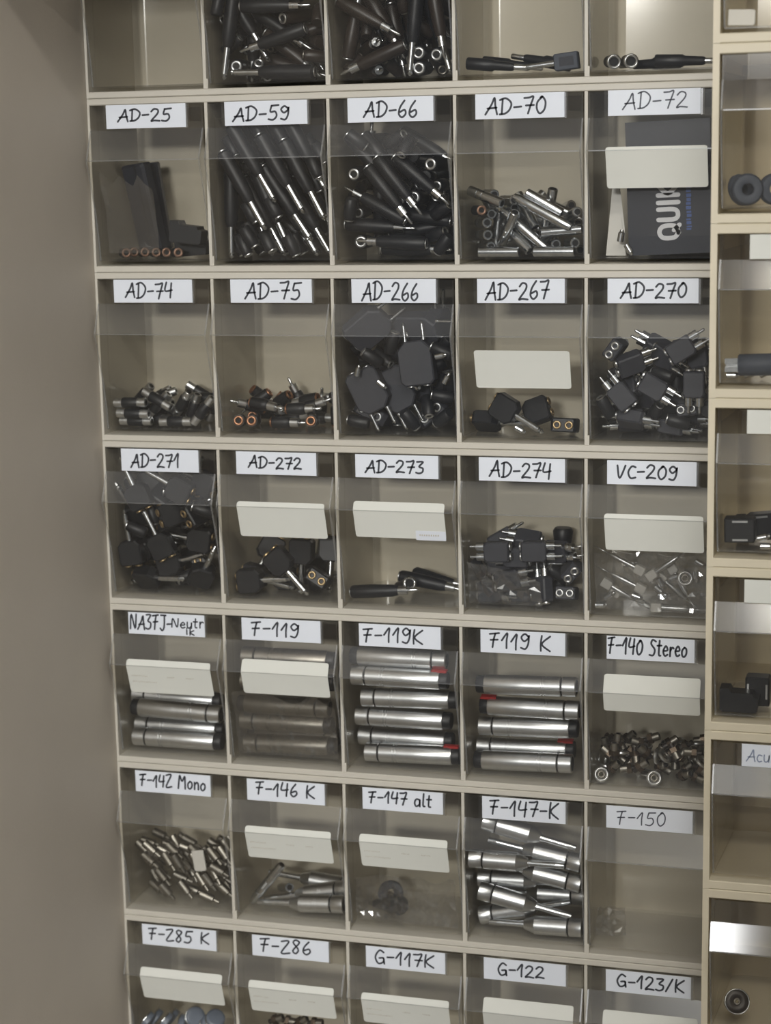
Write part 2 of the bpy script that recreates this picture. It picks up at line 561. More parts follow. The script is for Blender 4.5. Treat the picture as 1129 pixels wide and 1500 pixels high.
LABELS = [  # row, column, words, text left, text right, text centre height, text height (mm in the bin's own frame)
    (0, 0, 'AD-25', 31.9, 86.2, -9.8, 11.5), (0, 1, 'AD-59', 28.0, 83.7, -11.5, 12.5), (0, 2, 'AD-66', 35.3, 86.3, -11.1, 14.3),
    (0, 3, 'AD-70', 29.3, 84.7, -11.0, 14.7), (0, 4, 'AD-72', 33.0, 89.8, -9.8, 14.1), (1, 0, 'AD-74', 32.1, 81.0, -10.6, 14.4),
    (1, 1, 'AD-75', 34.6, 90.4, -11.3, 15.2), (1, 2, 'AD-266', 30.0, 84.5, -11.4, 16), (1, 3, 'AD-267', 27.8, 86.7, -10.8, 15.6),
    (1, 4, 'AD-270', 31.8, 90.8, -10.6, 13.4), (2, 0, 'AD-271', 30.1, 81.2, -11.4, 13.3), (2, 1, 'AD-272', 32.5, 86.2, -10.2, 11.3),
    (2, 2, 'AD-273', 29.8, 87.2, -10.9, 12), (2, 3, 'AD-274', 30.1, 88.4, -11.4, 14), (2, 4, 'VC-209', 29.0, 83.9, -10.4, 12.2),
    (3, 0, 'NA3FJ-Neutrik', 22.0, 100.0, -10.0, 14.4), (3, 1, 'F-119', 29.8, 79.2, -9.9, 14.0), (3, 2, 'F-119K', 23.8, 83.8, -10.5, 14.1),
    (3, 3, 'F119 K', 28.4, 87.3, -10.3, 14.5), (3, 4, 'F-140 Stereo', 21.0, 94.4, -9.4, 14.8), (4, 0, 'F-14Z Mono', 24.6, 96.0, -9.5, 12.7),
    (4, 1, 'F-146 K', 29.1, 90.9, -9.0, 13.2), (4, 2, 'F-147 alt', 26.2, 89.8, -9.0, 12.1), (4, 3, 'F-147-K', 27.2, 94.7, -9.9, 14.9),
    (4, 4, 'F-150', 29.8, 76.1, -11.2, 12.8), (5, 0, 'F-Z85 K', 27.0, 93.5, -9.7, 12.2), (5, 1, 'F-Z86', 28.3, 82.9, -9.5, 14.1),
    (5, 2, 'G-117K', 29.0, 90.1, -10.3, 13.7), (5, 3, 'G-122', 33.9, 80.0, -10.4, 12.2), (5, 4, 'G-123/K', 30.4, 95.1, -10.4, 12.3)]
STICKERS = {  # (row, column): left, right, top, bottom
    (0, 4): (19.6, 108.7, -49.2, -85.2), (1, 3): (17.9, 106.6, -64.8, -100.4), (2, 1): (23.2, 111.6, -47.3, -82.8),
    (2, 2): (20.2, 108.9, -43.8, -79.2), (2, 4): (19.2, 108.9, -47.9, -83.2), (3, 0): (20.5, 109.6, -46.0, -81.8),
    (3, 1): (21.9, 111.0, -40.0, -75.2), (3, 4): (18.6, 107.6, -35.6, -70.5), (4, 1): (20.4, 109.8, -45.9, -81.1),
    (4, 2): (19.0, 107.6, -45.0, -80.0), (5, 0): (20.3, 109.6, -43.6, -79.4), (5, 1): (18.6, 108.6, -45.2, -80.8),
    (5, 2): (17.5, 107.0, -45.8, -79.9), (5, 3): (21.1, 110.0, -38.8, -73.9), (5, 4): (18.6, 108.7, -38.9, -73.7)}
PRINTED = {(3, 0), (4, 1), (4, 2), (5, 1), (5, 2)}
FULL = {'F-14Z Mono': 'F-142 Mono', 'F-Z85 K': 'F-285 K', 'F-Z86': 'F-286', 'NA3FJ-Neutrik': 'NA3FJ'}
CONTENT = {  # what each bin holds, for its description
    (-1, 0): 'empty, above the AD-25 bin', (-1, 1): 'dark plugs, above the AD-59 bin', (-1, 2): 'dark brown plugs, above the AD-66 bin',
    (-1, 3): 'a few lying plugs, above the AD-70 bin', (-1, 4): 'two silver sockets, above the AD-72 bin',
    (0, 0): 'two dark upright sleeves', (0, 1): 'long slanting jack plugs', (0, 2): 'black barrel adapters', (0, 3): 'small nickel couplers',
    (0, 4): 'a navy card box', (1, 0): 'black couplers with silver ends', (1, 1): 'black adapters with copper rings',
    (1, 2): 'large charcoal splitter blocks', (1, 3): 'four black splitters', (1, 4): 'black twin adapters', (2, 0): 'black jack splitters',
    (2, 1): 'a low heap of jack splitters', (2, 2): 'three black adapters', (2, 3): 'black adapters and a film bag', (2, 4): 'pins in film bags',
    (3, 0): 'silver barrel connectors', (3, 1): 'dull metal barrels', (3, 2): 'six silver barrels', (3, 3): 'five silver barrels',
    (3, 4): 'small metal sockets', (4, 0): 'grey metal plugs', (4, 1): 'silver cable connectors', (4, 2): 'a dark bagged part',
    (4, 3): 'nine silver cable connectors', (4, 4): 'only a scrap of film', (5, 0): 'grey caps', (5, 1): 'a hidden low heap',
    (5, 2): 'no visible parts', (5, 3): 'no visible parts', (5, 4): 'no visible parts'}
ROW_WORDS = ['top row, cut by the picture edge', 'AD-25 to AD-72 row', 'AD-74 to AD-270 row', 'AD-271 to VC-209 row', 'NA3FJ to F-140 row', 'F-142 to F-150 row', 'F-285 to G-123 row']

rnd = random.Random(7)
frame_mb, div_mb = rack_parts(5, PITCH, 1.5, 598.2, 6.2, 152.0, ROW - 6.2, 112.0, -1.0, 600.0)
frame_me, div_me = frame_mb.mesh('rack_shell', M['beige']), div_mb.mesh('divider', M['beige'])
body_me = bin_body(PITCH, FRONT, 152.0, 107.0).mesh('clear_tub', M['clear'])
card_me = MB().box(20.1, 101.2, -3.9, -3.3, -22.2, -0.2).mesh('label_card', M['label'])
holder_mb = MB().box(16.5, 104.5, -3.2, -2.1, -22.8, -0.3)
holder_mb.box(103.2, 104.5, -4.6, -3.2, -22.8, -0.3)
bead_me = glint_beads(PITCH, FRONT, 2).mesh('edge_glint', M['edge'])
holder_glint_me = MB().box(101.6, 103.0, -4.6, -3.2, -22.8, -0.6).mesh('holder_glint', M['edge'])  # hazy bead added to paint the glint at the holder's end
holder_me = holder_mb.mesh('label_holder', M['clear'])
WORDS = {(r, c): rest for (r, c, *rest) in LABELS}
bins = {}

for r in range(-1, 6):
    rack = thing('bin_rack', 'beige five-bin wall rack, ' + ROW_WORDS[r + 1], 'storage rack', (0, 0, -ROW * r), group='stacked beige bin racks')
    link('rack_shell', frame_me, rack)
    for k in range(1, 5):
        link('divider', div_me, rack, (PITCH * k, 0, 0))
    for c in range(5):
        hold = CONTENT[(r, c)]
        if (r, c) in WORDS:
            nm = FULL.get(WORDS[(r, c)][0], WORDS[(r, c)][0])
            lab = 'clear tilt bin marked ' + nm + (' with ' if 'only' in hold or 'no ' in hold else ' holding ') + hold
        else:
            lab = 'clear tilt bin ' + ('' if hold.startswith('empty') else 'holding ') + hold
        b = thing('tilt_bin', lab, 'storage bin', (PITCH * c, 0, -ROW * r), group='clear tilt bins in the beige racks')
        bins[(r, c)] = b
        link('edge_glint', bead_me, link('tub', body_me, b))
        if (r, c) in WORDS:
            link('holder_glint', holder_glint_me, link('label_holder', holder_me, b))
            cd = link('label_card', card_me, b)
            text, xa, xb, zc, h = WORDS[(r, c)]
            wide = {'AD-72': 1.3, 'F-150': 1.2}.get(text, 1.75)
            pen = M['pen'] if text in ('AD-72', 'F-150') else M['ink']
            if text.startswith('NA3'):
                mb = write('NA3FJ-', xa, 66.0, zc, h, -3.92, 1.7, rnd)
                m2 = write('Neutr', 66.5, xb, -8.6, 9.5, -3.92, 1.4, rnd)
                m3 = write('ik', 81, 90, -16.6, 7.5, -3.92, 1.4, rnd)
                mb.add(m2.v, m2.f)
                mb.add(m3.v, m3.f)
            else:
                mb = write(text, xa, xb, zc, h, -3.92, wide, rnd)
            link('handwriting', mb.mesh('handwriting', pen, False), cd)
        if (r, c) in STICKERS:
            x0, x1, z0, z1 = STICKERS[(r, c)]
            mb, yat = strip_on(FRONT, x0, x1, z0, z1, 0.15, 0.3)
            st = link('sticker', mb.mesh('sticker', M['sticker']), b)
            if (r, c) in PRINTED:
                pr = MB()
                for (zz, cols) in ((z0 - 17, ((4, 20), (42, 50), (62, 70))), (z0 - 23.5, ((4, 30),))):
                    for (a0, a1) in cols:
                        x = x0 + a0
                        while x < x0 + a1:
                            w = rnd.uniform(.5, 1.1)
                            zj = zz + rnd.uniform(-.3, .3)
                            y = yat(zj) - 0.45
                            pr.box(x, x + w, y - .12, y, zj - rnd.uniform(.4, .8), zj + rnd.uniform(.4, .8))
                            x += w + rnd.uniform(.3, .8)
                link('faded_print', pr.mesh('faded_print', M['print'], False), st)
            if (r, c) == (2, 2):
                mb, yat = strip_on(FRONT, 79.5, 108.6, -71.0, -80.5, 0.5, 0.2, 0.6)
                tag = link('price_tag', mb.mesh('price_tag', M['label']), b)
                pr = MB()
                for i in range(9):
                    x = 83 + i * 2.2
                    y = yat(-75) - 0.75
                    pr.box(x, x + 1.3, y - .1, y, -76, -74)
                link('faded_print', pr.mesh('faded_print', M['print'], False), tag)

# the neighbouring stack stands further out from the wall and is yellowed
SX, SY, SZ, SROW, SW = 601.5, -100.0, 22.6, 145.2, 147.0
sf_mb, sd_mb = rack_parts(4, SW, 5.6, 596.0, 8.3, 128.8, 137.0, 205.0, 0.0, 600.0)
sf_me, sd_me = sf_mb.mesh('rack_shell', M['beige_old']), sd_mb.mesh('divider', M['beige_old'])
sbead_me = glint_beads(SW, FRONT_B, 2).mesh('edge_glint', M['edge'])
sb_me = bin_body(SW, FRONT_B, 128.8, 122.0).mesh('clear_tub', M['clear_old'])
SIDE = ['bright, at the picture corner', 'holding dark rubber rings and an empty label slot', 'holding a charcoal plug with silver prongs', 'holding black plugs, below the charcoal plug bin',
        'holding two small black blocks', 'nearly empty, with a faintly pencilled pale label', 'with a shining lid, holding a ring']
side_bins = []
for r in range(-1, 6):
    z = SZ - SROW * r
    rack = thing('bin_rack', 'yellowed side rack, its bin ' + SIDE[r + 1], 'storage rack', (SX, SY, z), group='yellowed bin racks at the side')
    link('rack_shell', sf_me, rack)
    for k in range(1, 4):
        link('divider', sd_me, rack, (5.6 + SW * k, 0, 0))
    b = thing('tilt_bin', 'clear bin of the side stack, ' + SIDE[r + 1], 'storage bin', (SX + 5.6, SY, z), group='clear tilt bins in the yellowed racks')
    link('edge_glint', sbead_me, link('tub', sb_me, b))
    side_bins.append(b)
    if r == 0:
        link('label_holder', MB().box(23, 126, -3.2, -2.1, -21, -0.5).box(46, 49, -4.4, -3.2, -21, -0.5).box(23, 24.5, -4.4, -3.2, -21, -0.5).mesh('label_holder', M['clear_old']), b)
    elif r < 5:
        link('label_holder', MB().box(23, 126, -3.2, -2.1, -21, -0.5).mesh('label_holder', M['clear_old']), b)
        cd = link('label_card', MB().box(27, 122, -3.9, -3.3, -20.5, -0.5).mesh('label_card', M['label' if r == 4 else 'sticker']), b)
        if r == 4:
            link('handwriting', write('Acust', 31, 62, -10.5, 10, -3.92, 1.0, rnd).mesh('handwriting', M['pale_pen'], False), cd)

# ------------------------------------------------------------------ the small parts in the bins (axis along x, millimetres)
# each kind: list of (part name, mesh, index of the parent part or None)
KINDS = {}
M['bronze'] = mat('dark_bronze', srgb(104, 92, 80), 0.4, 1.0, noise=0.15, nscale=150)


def kind(name, *parts):
    KINDS[name] = [(p, mb.mesh(p, M[m]), par) for (p, mb, m, par) in parts]


def bore(x, r, d=1):
    """dark disc just proud of an end face"""
    return MB().lathe([(x, r), (x + 0.12 * d, r)], 12)


def jack(x0, x1, r=3.15, n=12):
    l = x1 - x0
    return MB().lathe([(x0, r), (x0 + l * .42, r), (x0 + l * .42, r * .9), (x0 + l * .45, r * .9), (x0 + l * .45, r), (x0 + l * .70, r), (x0 + l * .70, r * .88),
                       (x0 + l * .74, r * .88), (x0 + l * .74, r), (x0 + l * .82, r), (x0 + l * .86, r * .62), (x0 + l * .92, r * .9), (x1, r * .25)], n)


def ridged(x0, x1, r, n, depth=0.35):
    out, st = [], (x1 - x0) / (2 * n)
    for i in range(n):
        a = x0 + 2 * i * st
        out += [(a, r), (a + st, r), (a + st, r - depth), (a + 2 * st, r - depth)]
    return out + [(x1, r)]


def block(x0, x1, hz, hy, ch, bev=1.2):
    """flat moulded housing: chamfered outline in x-z, thickness 2*hy, softened edges"""
    o = [(x0 + ch * .5, -hz), (x1 - ch, -hz), (x1, -hz + ch), (x1, hz - ch), (x1 - ch, hz), (x0 + ch * .5, hz), (x0, hz - ch * .5), (x0, -hz + ch * .5)]
    cx = (x0 + x1) / 2
    sc = lambda p: (cx + (p[0] - cx) * (1 - 2 * bev / (x1 - x0)), p[1] * (1 - bev / hz))
    i = [sc(p) for p in o]
    mb = MB()
    n = len(o)
    lay = [(i, -hy), (o, -hy + bev), (o, hy - bev), (i, hy)]
    vs = [(p[0], y, p[1]) for (pl, y) in lay for p in pl]
    fs = [tuple(range(n)), tuple(range(3 * n, 4 * n))[::-1]]
    for l in range(3):
        for k in range(n):
            k2 = (k + 1) % n
            fs.append((l * n + k, l * n + k2, (l + 1) * n + k2, (l + 1) * n + k))
    return mb.add(vs, fs)


kind('rca_coupler',
     ('barrel', MB().lathe([(-8, 4.9), (-7, 5.3), (7, 5.3), (8, 4.9)]), 'black', None),
     ('sleeve', MB().lathe([(8, 4.5), (10, 4.5), (10, 4.1), (10.8, 4.1), (10.8, 4.5), (16.5, 4.4), (16.8, 4.0)]), 'satin', None),
     ('sleeve', MB().lathe([(-16.8, 4.0), (-16.5, 4.4), (-10.8, 4.5), (-10.8, 4.1), (-10, 4.1), (-10, 4.5), (-8, 4.5)]), 'satin', None),
     ('bore', bore(16.8, 2.6), 'hole', 1), ('bore', bore(-16.8, 2.6, -1), 'hole', 2))
kind('ring_adapter',
     ('barrel', MB().lathe([(-10, 5.6), (2, 6.2), (7, 5.6), (8, 4.6)]), 'black', None),
     ('socket_ring', MB().ring(-12.4, -10, 5.0, 2.5), 'copper', None),
     ('bore', bore(-10, 2.5, -1), 'hole', 1),
     ('plug', MB().lathe([(8, 4.3), (16, 4.3), (16.4, 3.9)]), 'satin', None),
     ('pin', MB().lathe([(16.4, 1.5), (23, 1.5), (24, .7)], 10), 'nickel', 3))
for nm, bodymat in (('barrel_adapter', 'black'), ('brown_adapter', 'brown')):
    kind(nm,
         ('barrel', MB().lathe([(-27, 5.7), (-25, 6.6), (-8, 6.8), (14, 6.0), (20, 4.8)], 16), bodymat, None),
         ('socket_ring', MB().ring(-28.6, -27, 5.2, 3.0), 'satin', None),
         ('bore', bore(-27, 3.0, -1), 'hole', 1),
         ('collar', MB().lathe([(20, 4.2), (24, 4.2), (24, 3.8), (24.8, 3.8), (24.8, 4.2), (29, 4.2)]), 'nickel', None),
         ('pin', MB().lathe([(29, 1.6), (38.5, 1.6), (40, .6)], 10), 'nickel', 3))
kind('jack_adapter',
     ('barrel', MB().lathe([(-40, 5.0), (-38, 6.8), (-6, 6.9), (8, 6.0), (14, 4.4)], 16), 'black', None),
     ('socket_ring', MB().ring(-41.5, -40, 4.8, 3.2), 'satin', None),
     ('bore', bore(-40, 3.2, -1), 'hole', 1),
     ('jack', jack(14, 44), 'nickel', None))
kind('nickel_coupler',
     ('barrel', MB().lathe([(-19, 4.1), (-18.4, 4.7), (-9, 4.8), (-9, 4.2), (-8, 4.2), (-8, 4.8), (-3, 4.8), (-3, 4.3), (-2.2, 4.3), (-2.2, 4.8), (9, 4.8), (18.4, 4.7), (19, 4.1)], 16), 'nickel', None),
     ('bore', bore(19, 2.9), 'hole', 0), ('bore', bore(-19, 2.9, -1), 'hole', 0))
kind('long_coupler',
     ('barrel', MB().lathe([(-30, 3.2), (-24, 4.6), (-14, 4.8), (-14, 4.3), (-13, 4.3), (-13, 4.8)] + ridged(-6, 4, 4.8, 5) + [(18, 4.8), (27, 4.4), (31, 3.4)], 16), 'nickel', None),
     ('bore', bore(31, 2.4), 'hole', 0))
kind('splitter_block',
     ('housing', block(-21, 21, 16.5, 7.0, 8), 'soft', None),
     ('pin', MB().lathe([(21, 2.6), (23, 2.6), (23, 1.75), (36, 1.75), (36, 1.5), (37, 1.75), (39, .5)], 10, origin=(0, 0, 9)), 'nickel', None),
     ('pin', MB().lathe([(21, 2.6), (23, 2.6), (23, 1.75), (36, 1.75), (36, 1.5), (37, 1.75), (39, .5)], 10, origin=(0, 0, -9)), 'nickel', None),
     ('socket_ring', MB().ring(-22.2, -21, 4.4, 2.6, origin=(0, 0, 8)), 'satin', None),
     ('socket_ring', MB().ring(-22.2, -21, 4.4, 2.6, origin=(0, 0, -8)), 'satin', None))
kind('twin_adapter',
     ('housing', block(-13, 11, 9.5, 6.2, 2.5), 'soft', None),
     *[('plug', MB().lathe([(11, 4.1), (14, 4.1), (14, 3.7), (14.8, 3.7), (14.8, 4.1), (18.5, 4.1)], origin=(0, 0, z)), 'nickel', None) for z in (5.0, -5.0)],
     *[('pin', MB().lathe([(18.5, 1.5), (25, 1.5), (26, .6)], 10, origin=(0, 0, z)), 'nickel', 1 + i) for i, z in enumerate((5.0, -5.0))],
     *[('socket_ring', MB().ring(-15.4, -13, 4.0, 2.0, origin=(0, 0, z)), 'satin', None) for z in (4.8, -4.8)])
kind('jack_splitter',
     ('housing', block(-13, 12, 12, 6.6, 5), 'black', None),
     ('jack', jack(12, 43), 'nickel', None),
     *[('socket_ring', MB().ring(-15, -13, 4.1, 2.0, origin=(0, 0, z)), 'gold', None) for z in (5.6, -5.6)])


def xlr(bodymat):
    return [('sleeve', MB().lathe([(-46, 8.6), (-45.4, 9.3), (-33.4, 9.3), (-33, 8.9)], 24), bodymat, None),
            ('groove', MB().lathe([(-33, 8.3), (-31.4, 8.3)], 24), 'hole', None),
            ('shell', MB().lathe([(-31.4, 8.9), (-31, 9.4), (-17, 9.4), (-17, 8.5), (-15.9, 8.5), (-15.9, 9.4), (-14.1, 9.4), (-14.1, 8.5), (-13, 8.5), (-13, 9.4), (3, 9.4), (3, 9.25), (3.3, 9.25), (3.3, 9.4), (41, 9.4), (42, 9.0)], 24), bodymat, None),
            ('end_cap', MB().lathe([(42, 8.4), (49, 8.4), (50, 7.8)], 20), 'black', None),
            ('bore', bore(-46, 7.2, -1), 'hole', 0)]


kind('barrel_connector', *xlr('satin'))
kind('latched_barrel', *xlr('satin'), ('latch', MB().box(34, 48, -2.6, 2.6, 8.0, 10.6).box(40, 49, -3.4, 3.4, 8.6, 10.0), 'red', None))
kind('dull_barrel', *xlr('dull'))
kind('cable_connector',
     ('head', MB().lathe([(-47, 8.6), (-46.4, 9.2), (-34.5, 9.2), (-34, 8.8)], 24), 'satin', None),
     ('groove', MB().lathe([(-34, 8.2), (-32.4, 8.2)], 24), 'hole', None),
     ('shell', MB().lathe([(-32.4, 8.8), (-32, 9.3), (-19, 9.3), (-19, 8.9), (-18.3, 8.9), (-18.3, 9.3), (-16.6, 9.3), (-16.6, 8.9), (-15.9, 8.9), (-15.9, 9.3), (0, 9.3), (0.6, 8.6), (10, 5.2), (11, 4.2)], 24), 'satin', None),
     ('bore', bore(-47, 7.2, -1), 'hole', 0),
     ('tail', MB().lathe([(11, 3.5), (14, 3.5), (14, 3.0), (30, 3.0)] + ridged(30.2, 38, 3.2, 5, .5) + [(40, 3.0), (46, 2.6)], 14), 'nickel', None))
kind('metal_socket',
     ('nut', MB().lathe([(-2, 5.6), (2.5, 5.6)], 6, smooth=False), 'bronze', None),
     ('barrel', MB().lathe([(2.5, 4.0), (9, 4.0), (9.4, 3.6)], 12), 'dull', None),
     ('stub', MB().lathe([(-7, 2.6), (-2, 2.6)], 10), 'brown', None),
     ('bore', bore(9.4, 2.4), 'hole', 1))
kind('ring_nut',
     ('rim', MB().ring(-1.6, 1.6, 7.4, 4.2, 20), 'satin', None),
     ('insert', MB().ring(-2.2, .4, 4.2, 1.6, 16), 'dull', None))
kind('metal_plug',
     ('barrel', MB().lathe([(-9, 3.6), (-8.4, 4.2), (3, 4.4), (3, 3.9), (3.8, 3.9), (3.8, 4.4), (6, 4.4), (7, 3.0)], 14), 'dull', None),
     ('tip', MB().lathe([(7, 1.9), (13, 1.9), (14, 1.0)], 10), 'dull', None))
kind('contact_pin',
     ('block', block(-5, 5, 4.2, 4.2, 1.2, .6), 'white', None),
     ('shank', MB().lathe([(5, 2.0), (13, 2.0), (13, 2.4), (26, 2.2), (30, .8)], 12), 'satin', None),
     ('wire', MB().lathe([(30, .7), (46, .5)], 8), 'satin', None))
kind('rubber_ring', ('ring', MB().lathe([(-4, 5), (-5, 7), (-4.2, 11.5), (-2, 13.2), (2, 13.2), (4.2, 11.5), (5, 7), (4, 5), (-4, 5)], 28, caps=False), 'rubber', None))
kind('pronged_plug',
     ('barrel', MB().lathe([(-15, 8.4), (-14, 9.2), (15, 9.4), (16, 8.8)], 20), 'rubber', None),
     ('band', MB().lathe([(16, 8.9), (18.5, 8.9)], 20), 'black', None),
     *[('prong', MB().box(-26, -15, y - 1.2, y + 1.2, z - 2.2, z + 2.2), 'nickel', None) for (y, z) in ((-4, 4), (-4, -3), (4, 0))])
kind('small_stub', ('stub', MB().lathe([(-5, 2.6), (-4.6, 3), (3, 3), (4, 2.0), (6, 1.6)], 12), 'nickel', None))
kind('relay_block', ('housing', block(-13, 13, 10.5, 8.5, 1.5), 'black', None), ('lid', block(-12, 12, 9.5, .8, 1.2, .3), 'soft', None),
     *[('clip', MB().box(-6, 7, -9.4, -8.4, z - .8, z + .8), 'satin', None) for z in (-8, 8)])
kind('chunk', ('housing', MB().prism([(-16, -10), (16, -10), (17, 2), (13, 3), (12, 6), (-6, 6.5), (-8, 10), (-16, 10)], 1, -9, 9), 'black', None),
     ('foot', MB().box(-14, 15, -8.8, 8.8, -11, -10), 'hole', None))
kind('metal_disc', ('lid', MB().lathe([(-3, 9.6), (2, 10), (3, 9.2), (3.4, 7.5)], 24), 'steelblue', None), ('rim', MB().ring(-4, -2.4, 10.6, 8.8, 24), 'nickel', None))
kind('dark_rod', ('barrel', MB().lathe([(-22, 5), (-21, 5.6), (2, 5.6), (4, 4.4), (20, 3.8), (22, 3)], 16), 'black', None),
     ('tip', MB().lathe([(22, 2.6), (33, 2.6), (34, 1.8)], 12), 'nickel', None))
kind('box_plug', ('housing', block(-11, 11, 7.5, 6, 1.2, .8), 'rubber', None), ('inset', MB().box(-7, 6, -6.3, -5.9, -4, 4), 'navy', 0),
     ('jack', jack(11, 44, 2.6), 'nickel', None))
kind('dark_slab', ('sleeve', block(-44, 44, 14, 7.8, 3, 2.5), 'navy', None), ('seam', MB().box(-43, 43, -8.0, -7.8, 3.0, 4.6), 'black', None))
kind('end_socket', ('barrel', MB().lathe([(-16, 4.6), (12, 4.8)], 14), 'black', None), ('socket_ring', MB().ring(12, 13.6, 4.6, 2.2, 16), 'copper_dull', None), ('bore', bore(12, 2.2), 'hole', 1))
kind('silver_socket', ('barrel', MB().lathe([(-20, 5.4), (9, 5.6)], 16), 'black', None), ('socket_ring', MB().ring(9, 12.5, 6.6, 4.0, 20), 'nickel', None), ('bore', bore(9, 4.0), 'hole', 1))
kind('bag_clip', ('plate', block(-11, 11, 6.5, 1.2, 1.5, .5), 'white', None))
kind('black_cone', ('cone', MB().lathe([(-22, 4), (-14, 5.5), (8, 9), (17, 10), (20, 8)], 18), 'black', None), ('tip', MB().lathe([(-30, 2.0), (-22, 2.6)], 10), 'nickel', None))


def put(type_name, name, row, col, loc, quat, label, category, group):
    """one loose part: an Empty that carries the shared meshes of its kind"""
    if col < 5:
        base = (PITCH * col, 0, -ROW * row)
    else:
        base = (SX + 5.6, SY, SZ - SROW * row)
    t = thing(name, label, category, tuple(a + b for a, b in zip(base, loc)), quat, group)
    made = []
    for (p, me, par) in KINDS[type_name]:
        made.append(link(p, me, made[par] if par is not None else t))
    return t


kind('short_adapter',
     ('barrel', MB().lathe([(-11, 5.0), (-10, 5.8), (6, 6.0), (9, 4.8)], 14), 'black', None),
     ('socket_ring', MB().ring(9, 10.6, 4.6, 2.6), 'satin', None),
     ('bore', bore(9, 2.6), 'hole', 1))
kind('short_brown_adapter',
     ('barrel', MB().lathe([(-11, 5.0), (-10, 5.8), (6, 6.0), (9, 4.8)], 14), 'brown', None),
     ('socket_ring', MB().ring(9, 10.6, 4.6, 2.6), 'dull', None),
     ('bore', bore(9, 2.6), 'hole', 1))

kind('dark_ring',
     ('rim', MB().ring(-2, 2, 11.5, 10.2, 28), 'nickel', None),
     ('disc', MB().ring(-1.6, 1.4, 10.2, 3.2, 24), 'brown', None),
     ('hub', MB().ring(-2.4, 2, 3.2, 1.4, 14), 'dull', 1))

